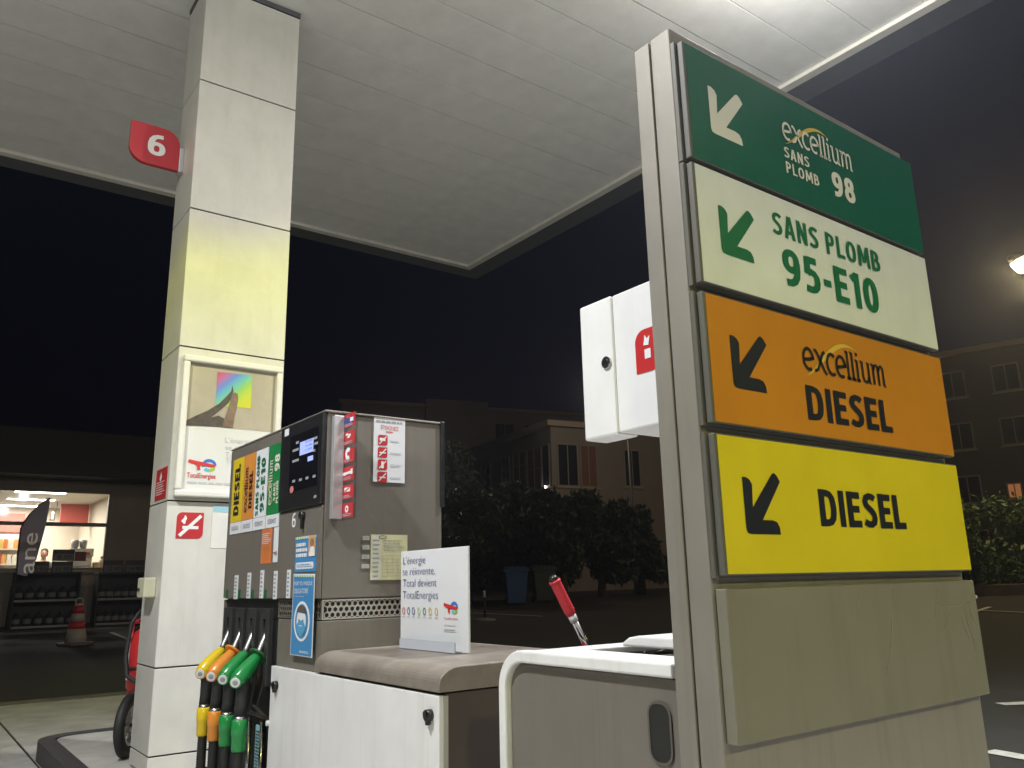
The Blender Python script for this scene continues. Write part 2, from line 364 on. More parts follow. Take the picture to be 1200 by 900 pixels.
# pump island: pale slab inside a dark rounded kerb
KX = on(103, 900, 2, .15).x - .12; KY = on(70, 862, 2, .15).y + .1
isl = MB().prism('z', 0, rrect(KX+.13, 2.75, -1.4, KY-.13, .18, n=6), .02, .148, CONC).build('pump_island', bevel=.004); isl['kind'] = 'structure'
ko = rrect(KX, 2.88, -1.53, KY, .30, n=6); ki = rrect(KX+.12, 2.76, -1.41, KY-.12, .18, n=6); n = len(ko)
kb = MB(); kb.raw([(a, b, z) for (a, b), z in [(p, .012) for p in ko]] + [(a, b, .135) for a, b in ko] + [(a+.0, b, .155) for a, b in [(p[0]*.98+q[0]*.02, p[1]*.98+q[1]*.02) for p, q in zip(ko, ki)]] + [(a, b, .155) for a, b in ki] + [(a, b, .05) for a, b in ki],
    [(i+n*r, (i+1) % n+n*r, (i+1) % n+n*(r+1), i+n*(r+1)) for r in range(4) for i in range(n)], KERBD)
kb.build('kerb', isl)

# painted road lines
def stripe(a, b, w, label):
    a, b = Vector(a), Vector(b); d = (b-a); d.z = 0; d.normalize(); nn = Vector((-d.y, d.x, 0))*w/2; e = Vector((0, 0, .008))
    o = MB().raw([a+nn+e, a-nn+e, b-nn+e, b+nn+e], [(0, 1, 2, 3)], MARK).build('road_marking'); o['kind'] = 'structure'; o['label'] = label
stripe(on(1172, 826, 2, 0), on(1260, 822, 2, 0), .16, 'white dash on the asphalt beside the totem')
stripe(on(1158, 881, 2, 0), on(1260, 899, 2, 0), .16, 'white line on the asphalt beside the totem foot')
for a, b in (((552, 719), (636, 723)), ((1145, 716), (1230, 720)), ((1130, 722), (1160, 712))):
    p, q = hit(*a), hit(*b); stripe((p.x, p.y, gz(p.x, p.y)+.01), (q.x, q.y, gz(q.x, q.y)+.01), .12, 'faint white line on the far asphalt')
p, q = hit(130, 742), hit(165, 756); stripe((p.x, p.y, p.z+.01), (q.x, q.y, q.z+.01), .10, 'faint white line on the asphalt by the shop')

# ------------------------------------------------------------------ canopy and column
p = on(150, 896, 2, .15); CX0 = p.x
CY0 = on(200, 540, 0, CX0).y; CY1 = p.y - .02
CX1 = sum(on(x, y, 1, CY0).x for x, y in ((349, 15), (346, 131), (343, 273)))/3
HC = on(349, 15, 1, CY0).z
cn = on(548, 310, 2, HC); EX, EY = cn.x, cn.y
cano = thing('canopy', 'flat station canopy with pale plank ceiling and dark grey fascia', 'canopy', (CX0, CY0, HC))
MB().box(EX-16.5, EX+.46, EY-17, EY+.46, HC+.05, HC+.75, FASC).build('roof_box', cano)
pw = .456
pk = MB().box(0, 8.2, 0, pw-.009, 0, .028, CEIL).mesh('ceiling_panel', .0015)
y = EY-pw
while y > EY-16.5:
    for x in (EX-8.2, EX-16.41): put('ceiling_panel', pk, cano, (x-CX0, y-CY0, random.uniform(-.001, .001)))
    y -= pw
# trim angle and fascia lip around the ceiling
tr = MB().box(EX+.002, EX+.10, EY-17, EY+.10, HC-.035, HC+.03, TRIM); tr.build('edge_trim', cano, .004)
MB().box(EX-16.5, EX, EY+.002, EY+.10, HC-.035, HC+.03, TRIM).build('edge_trim', cano, .004)
MB().box(EX+.104, EX+.46, EY-17, EY+.46, HC+.012, HC+.048, FASC).build('fascia_soffit', cano)
MB().box(EX-16.5, EX+.10, EY+.104, EY+.46, HC+.012, HC+.048, FASC).build('fascia_soffit', cano)

LAMPW = mat('luminaire_white', (.8, .8, .8), .4)
LAMPE = mat('luminaire_diffuser', (.8, .8, .8), .4, emit=(1, .97, .92), estr=5)
for i, (lx, ly) in enumerate(CANOPY_LAMPS):
    t = thing('canopy_light', ('square floodlight under the canopy on the driving side before the pump', 'square floodlight under the canopy edge beside the totem top', 'square floodlight under the canopy on the driving side far behind the totem', 'square floodlight under the canopy edge far behind the totem')[i], 'ceiling light', (lx, ly, HC-.10), 'floodlights under the canopy')
    MB().box(lx-.26, lx+.26, ly-.26, ly+.26, HC-.08, HC-.001, LAMPW).build('housing', t, .01)
    MB().box(lx-.22, lx+.22, ly-.22, ly+.22, HC-.12, HC-.082, LAMPE).build('diffuser', t, .008)
    ld = bpy.data.lights.new('canopy_beam', 'POINT'); ld.energy = CANOPY_W; ld.shadow_soft_size = .10; ld.use_nodes = True
    n = ld.node_tree; em = n.nodes['Emission']; ge = n.nodes.new('ShaderNodeNewGeometry'); sp = n.nodes.new('ShaderNodeSeparateXYZ'); ab = n.nodes.new('ShaderNodeMath'); ab.operation = 'ABSOLUTE'
    n.links.new(ge.outputs['Incoming'], sp.inputs[0]); n.links.new(sp.outputs[2], ab.inputs[0])
    rp = n.nodes.new('ShaderNodeValToRGB'); cr = rp.color_ramp                # LED lens beam: white core, yellow rim, cut-off towards the ceiling
    cr.elements[0].position = 0; cr.elements[0].color = (.075, .074, .07, 1)
    cr.elements[1].position = .37; cr.elements[1].color = (.27, .26, .235, 1)
    for ps, cc in ((.435, (.52, .52, .15, 1)), (.50, (.55, .55, .26, 1)), (.59, (.70, .69, .55, 1)), (.70, (.97, .985, 1, 1)), (1, (.97, .985, 1, 1))):
        e = cr.elements.new(ps); e.color = cc
    n.links.new(ab.outputs[0], rp.inputs[0]); n.links.new(rp.outputs[0], em.inputs[0])
    lo = bpy.data.objects.new('canopy_beam', ld); COL.objects.link(lo); lo.parent = t; lo.location = (0, 0, -.15)

# column of cladding panels
colm = thing('canopy_column', 'tall square white clad column carrying the canopy behind the pump', 'column', ((CX0+CX1)/2, (CY0+CY1)/2, .15))
MB().box(CX0+.012, CX1-.012, CY0+.012, CY1-.012, .15, HC-.002, JOINT).build('core', colm)
jz = [on(233, 92, 1, CY0).z, on(223, 243, 1, CY0).z, 0, 0, on(186, 783, 1, CY0).z]
jz[2] = on(210, 408, 1, CY0).z + .02; jz[3] = on(197, 590, 1, CY0).z + .02
zs = [HC-.05] + jz + [on(173, 888, 1, CY0).z, .155]
for a, b in zip(zs[:-1], zs[1:]):
    for (x0, x1, y0, y1) in ((CX0, CX1, CY0, CY0+.011), (CX0, CX0+.011, CY0+.0115, CY1-.0115), (CX0, CX1, CY1-.011, CY1), (CX1-.011, CX1, CY0+.0115, CY1-.0115)):
        MB().box(x0, x1, y0, y1, b+.005, a-.005, COLW).build('cladding_panel', colm, .0025)
MB().box(CX0-.006, CX1+.006, CY0-.006, CY1+.006, HC-.045, HC-.003, FASC).build('collar', colm, .003)

# pump number sign: red leaf-shaped plate
p = on(214, 190, 0, CX0); SYn = p.y
a = on(154, 141, 1, SYn); b = on(213, 206, 1, SYn)
t = thing('number_sign', 'red leaf shaped pump number plate with white 6 on the column', 'sign', (CX0, SYn, (a.z+b.z)/2))
zt, zb = a.z-.0, b.z+.02
pl = MB().prism('y', SYn, rrect(a.x, CX0-.03, zb, zt, .12, (1, 0, 1, 0), 7), -.02, .02, REDN).build('plate', t, .003)
w_ = CX0-.03-a.x; sans(MB(), 'y', SYn, '6', a.x+w_*.34, zb+(zt-zb)*.24, a.x+w_*.72, zb+(zt-zb)*.80, .0215, WHITE, .17).build('numeral', pl)
MB().box(CX0-.032, CX0-.001, SYn-.035, SYn+.035, zb-.01, zb+(zt-zb)*.6, GALV).build('bracket', t, .003)

# poster case on the column front
F = 'y'
a = uv(F, CY0, 212, 416); c = uv(F, CY0, 200, 582)
pu0, pu1 = CX0+.025, CX1-.02; pv0, pv1 = c[1], a[1]
t = thing('poster_case', 'white framed poster case with a hand holding a rainbow card', 'poster', ((pu0+pu1)/2, CY0, pv0))
fr = .045
FRW = mat('poster_frame', (.74, .73, .68), .35, noise=.05)
for (u0, u1, v0, v1) in ((pu0, pu1, pv1-fr, pv1), (pu0, pu1, pv0, pv0+fr), (pu0, pu0+fr, pv0+fr, pv1-fr), (pu1-fr, pu1, pv0+fr, pv1-fr)):
    MB().plate(F, CY0, u0+.0005, u1-.0005, v0+.0005, v1-.0005, .001, .055, FRW).build('frame', t, .010)
iu0, iu1, iv0, iv1 = pu0+fr, pu1-fr, pv0+fr, pv1-fr
pb = MB().plate(F, CY0, iu0, iu1, iv0, iv1, .001, .020, mat('poster_paper', (.68, .68, .66), .5, noise=.04, nscale=3)).build('poster', t)
vm = uv(F, CY0-.02, 214, 497)[1]
im = MB().rect(F, CY0, iu0+.004, iu1-.004, vm, iv1-.004, .0215, mat('poster_picture', (.40, .355, .27), .5, noise=.12, nscale=5))
# colour card
def rainbow():
    M = mat('rainbow_card', (.5, .5, .5), .5); n = M.node_tree; b = n.nodes['Principled BSDF']; tc = n.nodes.new('ShaderNodeTexCoord'); mp = n.nodes.new('ShaderNodeMapping')
    mp.inputs['Rotation'].default_value = (0, math.radians(0), 0); r = n.nodes.new('ShaderNodeValToRGB'); e = r.color_ramp.elements
    sp = n.nodes.new('ShaderNodeSeparateXYZ'); ad = n.nodes.new('ShaderNodeMath'); ad.operation = 'SUBTRACT'
    n.links.new(tc.outputs['Generated'], sp.inputs[0]); n.links.new(sp.outputs[0], ad.inputs[0]); n.links.new(sp.outputs[2], ad.inputs[1])
    mr = n.nodes.new('ShaderNodeMapRange'); mr.inputs[1].default_value = -1; mr.inputs[2].default_value = 1; n.links.new(ad.outputs[0], mr.inputs[0]); n.links.new(mr.outputs[0], r.inputs[0]); n.links.new(r.outputs[0], b.inputs['Base Color'])
    e[0].position = 0; e[0].color = (.55, .05, .04, 1); e[1].position = 1; e[1].color = (.62, .55, .02, 1)
    for ps, cc in ((.16, (.45, .12, .30, 1)), (.30, (.12, .22, .60, 1)), (.45, (.12, .45, .45, 1)), (.58, (.25, .52, .10, 1)), (.75, (.50, .58, .03, 1))): x = e.new(ps); x.color = cc
    return M
Z = lambda X, Y: uv(F, CY0-.02, 150+X/3.2143, 380+Y/3.2143)
im.build('picture', pb)
MB().flat(F, CY0, [Z(337, 180), Z(330, 305), Z(462, 318), Z(467, 192)], .0235, rainbow()).build('picture_card', pb)
HANDD = mat('dark_hand_print', (.075, .06, .048), .5, noise=.4, nscale=25); HANDL = mat('hand_print', (.20, .135, .09), .5, noise=.4, nscale=25)
MB().flat(F, CY0, [Z(*q) for q in ((206, 380), (206, 369), (250, 347), (300, 325), (343, 299), (372, 270), (388, 252), (392, 230), (397, 252), (392, 275), (375, 300), (345, 326), (312, 352), (340, 344), (362, 356), (357, 386))], .025, HANDD).build('picture_hand', pb)
MB().flat(F, CY0, [Z(*q) for q in ((356, 387), (366, 352), (378, 312), (387, 280), (391, 262), (403, 257), (413, 264), (414, 285), (409, 312), (399, 352), (394, 390))], .0262, HANDL).build('picture_hand', pb)
pr = MB()
for i, (s, yy) in enumerate((("L'énergie", 445), ("se réinvente,", 473), ("Total devient", 500), ("TotalEnergies", 523))):
    a = Z(366, yy-0); b = Z(366, yy-24); pr.text(F, CY0, s, a[0], a[1], a[0]+.017*len(s)*1.25, b[1], .0225, GREYL, -.01, cap=.036)
a = Z(222, 553); b = Z(335, 553); te_logo(pr, F, CY0, a[0], a[1], b[0]-a[0], .0225)
a = Z(220, 583); b = Z(330, 564); pr.text(F, CY0, 'TotalEnergies', a[0], a[1], b[0], b[1], .0225, LOGOR, .01)
a = Z(222, 603); b = Z(400, 596); pr.dashes(F, CY0, a[0], a[1], b[0], b[1], 1, .0225, GREYL)
pr.build('print', pb)

# stickers on the column
a = uv(F, CY0, 205.5, 631); b = uv(F, CY0, 239, 601)
t = MB().prism(F, CY0, rrect(a[0], b[0], a[1], b[1], .035, (0, 1, 0, 1), 6), .0005, .003, REDS)
S = t.single('no_smoking_sticker', 'red no smoking sticker on the column below the poster case', 'sticker', (a[0], CY0, a[1]))
w_, h_ = b[0]-a[0], b[1]-a[1]; q = lambda X, Y: (a[0]+w_*X, a[1]+h_*Y)
pr = MB().ribbon(F, CY0, [q(.12, .10), q(.90, .88)], .022, .0055, WHITE)
pr.ribbon(F, CY0, [q(.22, .42), q(.82, .42)], .020, .0045, WHITE).ribbon(F, CY0, [q(.30, .56), q(.24, .66), q(.32, .78), q(.30, .88)], [.012, .028, .02, .006], .0045, WHITE)
pr.build('pictogram', S)
a = uv(F, CY0, 249, 600); b = (a[0]+.24, uv(F, CY0, 249, 594)[1]+.01)
S = MB().plate(F, CY0, a[0], b[0], a[1]-.24, b[1], .0005, .003, mat('pale_sheet', (.70, .69, .65), .5, noise=.04)).single('notice_sheet', 'pale notice sheet with blue heading on the column beside the pump', 'notice', (a[0], CY0, a[1]-.2))
MB().rect(F, CY0, a[0]+.004, b[0]-.004, a[1], b[1]-.003, .0045, mat('pale_blue_print', (.30, .52, .62), .5)).build('heading', S)
q0 = uv('x', CX0, 180.5, 590); q1 = uv('x', CX0, 197, 546)
S = MB().plate('x', CX0, q0[0]+.02, q1[0], q0[1]+.01, q1[1], .0005, .003, REDS).single('red_notice', 'small red notice with white text on the side of the column', 'notice', (CX0, -q0[0], q0[1]))
pr = MB().dashes('x', CX0, q0[0]+.05, q0[1]+.04, q1[0]-.03, q0[1]+(q1[1]-q0[1])*.62, 6, .0045, WHITE, .35, 3)
uc = (q0[0]+q1[0])/2; pr.flat('x', CX0, [(uc-.03, q1[1]-.07), (uc, q1[1]-.09), (uc+.03, q1[1]-.06), (uc, q1[1]-.02)], .0045, WHITE)
pr.text('x', CX0, 'INFORMATION', q0[0]+.05, q0[1]+(q1[1]-q0[1])*.66, q1[0]-.03, q0[1]+(q1[1]-q0[1])*.73, .0045, WHITE, .02) if False else None
pr.build('print', S)
p = on(178, 700, 0, CX0); z0, z1 = p.z, on(178, 677, 0, CX0).z
t = thing('call_box', 'small cream switch box fixed to the side of the column', 'switch box', (CX0, p.y, z0))
MB().box(CX0-.075, CX0-.001, p.y-.09, p.y+.09, z0, z1, mat('cream_plastic', (.62, .60, .44), .4, noise=.05)).build('case', t, .008)
MB().tube([(CX0-.074, p.y+.03, z0+.05), (CX0-.084, p.y+.03, z0+.05)], .012, BLACK).build('button', t)

# ================================================================== FUEL DISPENSER
XP = 1.5; F = 'x'
YP = on(384, 482, 0, XP).y; YE = on(273.8, 525.8, 0, XP).y
ZT = (on(384, 482, 0, XP).z + on(273.8, 525.8, 0, XP).z)/2
XR = on(518, 520, 1, YP).x
ZB1 = on(373, 703, 0, XP).z; ZB0 = on(373, 727, 0, XP).z
YB = on(323, 760, 0, XP).y                                  # right edge of the nozzle boots
ZD = on(322.5, 778, 0, XP).z                                # top of the cabinet door
pump = thing('fuel_dispenser', 'taupe fuel dispenser number 6 with black display and four nozzle boots', 'fuel pump', ((XP+XR)/2, (YP+YE)/2, .15))
YS_ = on(330.5, 600, 0, XP).y                                # joint between label field and display column
zdisp = on(358, 595, 0, XP).z
MB().box(XP+.002, XR-.002, YP+.002, YE-.002, ZB1+.004, ZT-.012, TAUPE).build('upper_body', pump, .004)
MB().box(XP-.012, XR+.004, YP-.006, YE+.004, ZT-.010, ZT, TAUPE_D).build('top_cap', pump, .003)
MB().box(XP-.010, XP, YS_+.004, YE-.001, ZB1+.006, ZT-.013, TAUPE).build('label_field', pump, .003)
MB().box(XP-.010, XP, YP+.004, YS_-.002, ZB1+.006, zdisp-.004, TAUPE).build('lock_panel', pump, .003)
MB().box(XP+.012, XR-.012, YP+.012, YE-.012, ZB0, ZB1+.003, BLACK).build('vent_core', pump)
MB().box(XP+.004, XR-.004, YP+.003, YB-.004, .152, ZB0-.002, TAUPE).build('lower_body', pump, .004)
MB().box(XP+.05, XR-.05, YB, YE-.01, .152, ZB1-.002, mat('boot_backing', (.02, .02, .021), .6)).build('hose_bay', pump)
MB().box(XR-.012, XR+.010, YP-.010, YP+.03, on(517, 594, 1, YP).z, ZT+.004, BLACK).build('corner_trim', pump, .003)
MB().box(XP-.004, XP+.05, YE-.012, YE-.0005, .152, ZB1-.003, TAUPE).build('end_cheek', pump, .003)
# pierced hexagon grille
def hexgrille(face, plane, u0, u1, v0, v1, d, pitch, M):
    mb = MB(); R0 = pitch*.40; hx = pitch; hy = pitch*.866
    nc = int((u1-u0-.012)/hx); nr = int((v1-v0-.010)/hy); ou = u0+((u1-u0)-(nc-.5)*hx)/2+hx*.0; ov = v0+((v1-v0)-(nr-1)*hy)/2
    for r in range(nr):
        for c in range(nc - (r % 2)):
            cx = ou+c*hx+(hx/2 if r % 2 else 0); cy = ov+r*hy
            inn = [(cx+R0*math.cos(PI/6+PI/3*k), cy+R0*math.sin(PI/6+PI/3*k)) for k in range(6)]
            out = [(cx+pitch*.5774*math.cos(PI/6+PI/3*k), cy+pitch*.5774*math.sin(PI/6+PI/3*k)) for k in range(6)]
            b = [FP(face, plane, *q, d) for q in inn+out] + [FP(face, plane, *q, d-.004) for q in inn]
            mb.raw(b, [(k, 6+k, 6+(k+1) % 6, (k+1) % 6) for k in range(6)] + [((k+1) % 6, 12+(k+1) % 6, 12+k, k) for k in range(6)], M)
    e = .006
    for (a0, a1, b0, b1) in ((u0, u1, v1-e, v1), (u0, u1, v0, v0+e), (u0, u0+e, v0+e, v1-e), (u1-e, u1, v0+e, v1-e)): mb.plate(face, plane, a0, a1, b0, b1, d-.004, d+.003, M)
    return mb
GRL = mat('grille_metal', (.50, .47, .42), .4, .5, noise=.1)
hexgrille('y', YP+.006, XP+.006, XR-.014, ZB0+.002, ZB1, .0, .0265, GRL).build('vent_grille', pump)
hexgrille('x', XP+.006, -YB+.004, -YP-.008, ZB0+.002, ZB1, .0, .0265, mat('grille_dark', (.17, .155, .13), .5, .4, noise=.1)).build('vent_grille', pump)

# fuel grade labels on the front
a = uv(F, XP-.01, 275.5, 539.5); b = uv(F, XP-.01, 331.5, 517.5); c = uv(F, XP-.01, 328, 616.5); e0 = uv(F, XP-.01, 268.5, 627)
lu0, lu1 = (a[0]+e0[0])/2, (b[0]+c[0])/2; lv1 = (a[1]+b[1])/2; lv0 = (c[1]+e0[1])/2; lw = (lu1-lu0)/4
cfg = [(YELLOWL, 'DIESEL', INKN, None, 'GAZOLE'), (ORANGEL, 'DIESEL', INKN, 'x', 'GAZOLE'), (PAPER, '95-E10', INKG, 'SANS PLOMB', 'ESSENCE'), (GREENL, '98', CREAM, 'x', 'ESSENCE')]
for i, (M, big, ink, sup, low) in enumerate(cfg):
    u0, u1 = lu0+lw*i+.006, lu0+lw*(i+1)-.006; vm = lv0+(lv1-lv0)*.155
    fl = MB().plate(F, XP-.010, u0, u1, vm, lv1, .0005, .004, M).build('fuel_label', pump)
    MB().plate(F, XP-.010, u0, u1, lv0, vm-.002, .0005, .004, PAPER).build('tariff_tab', fl)
    hh = lv1-vm; ww = u1-u0; pr = MB(); P0 = XP-.010; dd = .0055
    if i == 0: sans(pr, F, P0, big, u0+ww*.26, vm+hh*.10, u0+ww*.74, vm+hh*.90, dd, ink, .2, rot=True)
    if i == 1:
        exc(pr, F, P0, u0+ww*.22, vm+hh*.12, u0+ww*.44, vm+hh*.80, dd, ink, GOLD, rot=True)
        sans(pr, F, P0, big, u0+ww*.58, vm+hh*.16, u0+ww*.86, vm+hh*.72, dd, ink, .2, rot=True)
    if i == 2:
        sans(pr, F, P0, sup, u0+ww*.14, vm+hh*.02, u0+ww*.38, vm+hh*.92, dd, ink, .18, rot=True)
        sans(pr, F, P0, big, u0+ww*.52, vm+hh*.06, u0+ww*.86, vm+hh*.86, dd, ink, .2, rot=True)
    if i == 3:
        exc(pr, F, P0, u0+ww*.18, vm+hh*.14, u0+ww*.40, vm+hh*.78, dd, ink, GOLD, rot=True)
        sans(pr, F, P0, 'SANS', u0+ww*.52, vm+hh*.18, u0+ww*.68, vm+hh*.44, dd, ink, .18, rot=True)
        sans(pr, F, P0, 'PLOMB', u0+ww*.74, vm+hh*.14, u0+ww*.90, vm+hh*.46, dd, ink, .18, rot=True)
        sans(pr, F, P0, big, u0+ww*.54, vm+hh*.60, u0+ww*.92, vm+hh*.84, dd, ink, .2, rot=True)
    pr.text(F, P0, low, u0+ww*.18, lv0+(vm-lv0)*.30, u0+ww*.82, lv0+(vm-lv0)*.66, dd, GREYI, .015)
    pr.build('lettering', fl)

# display
a = uv(F, XP, 331.5, 600); b = uv(F, XP, 385, 590); du0, du1 = -YS_+.002, -YP-.002; dv0, dv1 = zdisp, ZT-.008
ds = MB().box(XP-.022, XP+.0, -du0, -du1, dv0, dv1, BLACK).build('display', pump, .006)
Q = lambda X, Y: uv(F, XP-.024, 310+X/6.4273, 480+Y/6.4286)
s0 = Q(180, 640); s1 = Q(405, 118)
MB().plate(F, XP-.022, s0[0], s1[0], s0[1]+.012, s1[1]-.004, .0, .003, BLACKG).build('screen', ds)
LCD = mat('lcd', (.2, .25, .5), .3, emit=(.36, .44, 1.0), estr=.85)
a = Q(268, 338); b = Q(372, 205); MB().plate(F, XP-.022, a[0], b[0], a[1]-.006, b[1]-.004, .003, .0045, LCD).build('price_readout', ds)
pr = MB()
for k, (v_, tt) in enumerate(((.78, '0,00'), (.46, '0,00'), (.14, '1,709'))):
    hh = b[1]-a[1]; pr.text(F, XP-.022, tt, a[0]+(b[0]-a[0])*.45, a[1]+hh*(v_-.06), b[0]-.008, a[1]+hh*(v_+.10), .006, INKN, .0)
a = Q(328, 388); b = Q(368, 343); MB().plate(F, XP-.022, a[0], b[0], a[1]-.002, b[1], .003, .0045, LCD).build('unit_readout', ds)
for (X, Y, ww) in ((240, 262, 22), (215, 322, 45), (213, 402, 48), (375, 228, 26), (378, 268, 28), (370, 320, 15), (212, 552, 22), (262, 541, 22), (312, 528, 22), (366, 515, 22)):
    a = Q(X, Y); b = Q(X+ww, Y-10); MB().rect(F, XP-.022, a[0], b[0], a[1], a[1]+.012, .0045, GREYI).build('legend', ds)
pr.build('readout_digits', ds)
a = Q(195, 625); MB().flat(F, XP-.022, arc(a[0]+.02, a[1]+.012, .024, 0, 2*PI, 14, .017)[:-1], .0045, mat('pale_red', (.55, .20, .20), .5)).build('red_emblem', ds)
a = Q(255, 135); b = Q(360, 90); MB().dashes(F, XP-.022, a[0], a[1], b[0], b[1], 3, .0015, GREYI, .3, 8).build('fine_print', ds)
a = Q(152, 205); b = Q(186, 140); MB().rect(F, XP-.0225, a[0], b[0], a[1], b[1], .0017, PAPER).build('sticker', ds)
a = Q(370, 668); MB().rect(F, XP-.0225, a[0], a[0]+.03, a[1], a[1]+.012, .0017, GREYI).build('legend', ds)
a = uvr(F, XP-.01, (342, 619), (347.6, 600)); sans(MB(), F, XP-.01, '6', a[0], a[1], a[2], a[3], .0015, WHITE, .13).build('pump_numeral', pump)
a = uv(F, XP-.01, 356.5, 604); lk = MB().tube([FP(F, XP-.01, *a, .0), FP(F, XP-.01, *a, .022)], .017, BLACK, 14).build('lock', pump)
MB().plate(F, XP-.01, a[0]-.008, a[0]+.008, a[1]-.062, a[1]-.008, .004, .016, BLACK).build('lock_flap', lk, .003)

# stickers on the front
def sticker(face, plane, lb, rtp, M, name='sticker', th=.002, parent=None):
    u0, v0, u1, v1 = uvr(face, plane, lb, rtp)
    return MB().plate(face, plane, u0, u1, v0, v1, .0004, th, M).build(name, parent or pump), u0, v0, u1, v1
P0 = XP-.010
s_, u0, v0, u1, v1 = sticker(F, P0, (305.5, 661), (319.5, 618.5), mat('orange_sticker', (.60, .18, .05), .5, noise=.2, nscale=9))
MB().dashes(F, P0, u0+.015, v0+(v1-v0)*.55, u1-.01, v1-.02, 6, .0034, PAPER, .4, 5).build('print', s_)
s_, u0, v0, u1, v1 = sticker(F, P0, (320, 659), (327.3, 617.2), PAPER)
pr = MB(); te_logo(pr, F, P0, u0+.006, v0+.03, (u1-u0)-.012, .0034); pr.build('print', s_)
for k, (xa, ya, yb) in enumerate(((253.6+21, 702, 674), (288.6, 701, 671), (304, 701, 668), (320, 702, 669), (335.3, 701, 667.5))):
    sx = (274, 289, 304.2, 320, 335.5)[k]
    s_, u0, v0, u1, v1 = sticker(F, P0, (sx, ya), (sx+5.8, yb), PAPER, 'strip_sticker')
    pr = MB(); r = random.Random(k)
    for j in range(6): yy = v0+(v1-v0)*(.08+.15*j); pr.rect(F, P0, u0+.010, u1-.012-.01*r.random(), yy, yy+(v1-v0)*.07, .0034, GREYI)
    pr.build('print', s_)
for sx in (264.5, 279, 294.3, 309.5): sticker(F, P0, (sx, 701.5), (sx+3.2, 691), mat('dark_green_tag', (.01, .11, .035), .5), 'tag')

# two blue notices
s_, u0, v0, u1, v1 = sticker(F, P0, (345.8, 670.8), (371.8, 626.5), BLUEP, 'blue_notice', .003)
W_, H_ = u1-u0, v1-v0; B = lambda a, b: (u0+W_*a, v0+H_*b); pr = MB()
pr.rect(F, P0, u0, u1, v1-H_*.07, v1, .0042, PAPER)
for k in range(9): pr.rect(F, P0, u0+W_*(.02+k*.11), u0+W_*(.07+k*.11), v1-H_*.07, v1-.002, .0050, LOGOG)
pr.rect(F, P0, u0+W_*.66, u1-.002, v0+H_*.45, v1-.001, .0056, mat('tan_print', (.55, .34, .18), .5))
pr.flat(F, P0, arc(u0+W_*.83, v0+H_*.80, W_*.10, 0, 2*PI, 14, H_*.12)[:-1], .0064, mat('figure_hair', (.30, .16, .07), .5))
pr.flat(F, P0, [B(.70, .42), B(.98, .42), B(.95, .64), B(.86, .70), B(.76, .66)], .0068, WHITE)
for k in range(3): pr.text(F, P0, ('PAIEMENT', 'CB PORT', 'OBLIGATOIRE')[k], u0+W_*.06, v0+H_*(.72-.15*k), u0+W_*(.52, .46, .56)[k], v0+H_*(.83-.15*k), .0056, WHITE, .03) if False else pr.dashes(F, P0, u0+W_*.06, v0+H_*(.70-.15*k), u0+W_*.60, v0+H_*(.84-.15*k), 1, .0046, WHITE, .7, 30+k)
pr.flat(F, P0, rrect(u0+W_*.06, u0+W_*.92, v0+H_*.08, v0+H_*.27, H_*.08), .0046, PAPER); pr.dashes(F, P0, u0+W_*.12, v0+H_*.12, u0+W_*.86, v0+H_*.23, 2, .0056, BLUEP, .4, 9)
pr.build('print', s_)
a = uv(F, P0, 345.6, 672.5); b = uv(F, P0, 370.5, 672.5); c = uv(F, P0, 341.3, 767); e0 = uv(F, P0, 367, 771)
s_ = MB().prism(F, P0, [c, e0, b, a], .004, .0055, PAPER).build('mask_notice', pump)
def BL(X, Y):                                              # bilinear, X right, Y up
    lo = (c[0]+(e0[0]-c[0])*X, c[1]+(e0[1]-c[1])*X); hi = (a[0]+(b[0]-a[0])*X, a[1]+(b[1]-a[1])*X); return (lo[0]+(hi[0]-lo[0])*Y, lo[1]+(hi[1]-lo[1])*Y)
pr = MB().flat(F, P0, [BL(.03, .012), BL(.97, .012), BL(.97, .96), BL(.03, .96)], .0068, BLUEP)
for k in range(8): q0, q1 = BL(.05+k*.12, .955), BL(.10+k*.12, .985); pr.rect(F, P0, q0[0], q1[0], q0[1], q1[1], .0068, LOGOG)
W_ = b[0]-a[0]
q0, q1 = BL(.08, .845), BL(.92, .912); pr.text(F, P0, 'PORT DU MASQUE', q0[0], q0[1], q1[0], q1[1], .0080, WHITE, .0)
q0, q1 = BL(.08, .755), BL(.74, .822); pr.text(F, P0, 'OBLIGATOIRE', q0[0], q0[1], q1[0], q1[1], .0080, WHITE, .0)
q0, q1 = BL(.12, .71), BL(.6, .73); pr.dashes(F, P0, q0[0], q0[1], q1[0], q1[1], 1, .0080, GREYL, .5, 4)
def ell(cx, cy, rx, ry, M, d, a0=0, a1=2*PI): pr.flat(F, P0, [BL(cx+rx*math.cos(t_), cy+ry*math.sin(t_)) for t_ in [a0+(a1-a0)*i/20 for i in range(20)]], d, M)
ell(.5, .42, .37, .245, WHITE, .0080); ell(.5, .42, .30, .21, BLUEP, .0092); ell(.5, .415, .215, .165, PAPER, .0104)
ell(.5, .515, .225, .10, mat('hair_print', (.10, .085, .08), .5), .0116, 0, PI); ell(.5, .345, .20, .085, mat('mask_print', (.09, .33, .58), .5), .0116)
ell(.41, .43, .022, .014, INKN, .0116); ell(.59, .43, .022, .014, INKN, .0116); ell(.5, .365, .08, .006, WHITE, .0128)
q0, q1 = BL(.45, .04), BL(.92, .07); pr.dashes(F, P0, q0[0], q0[1], q1[0], q1[1], 2, .0080, WHITE, .5, 6)
pr.build('print', s_)

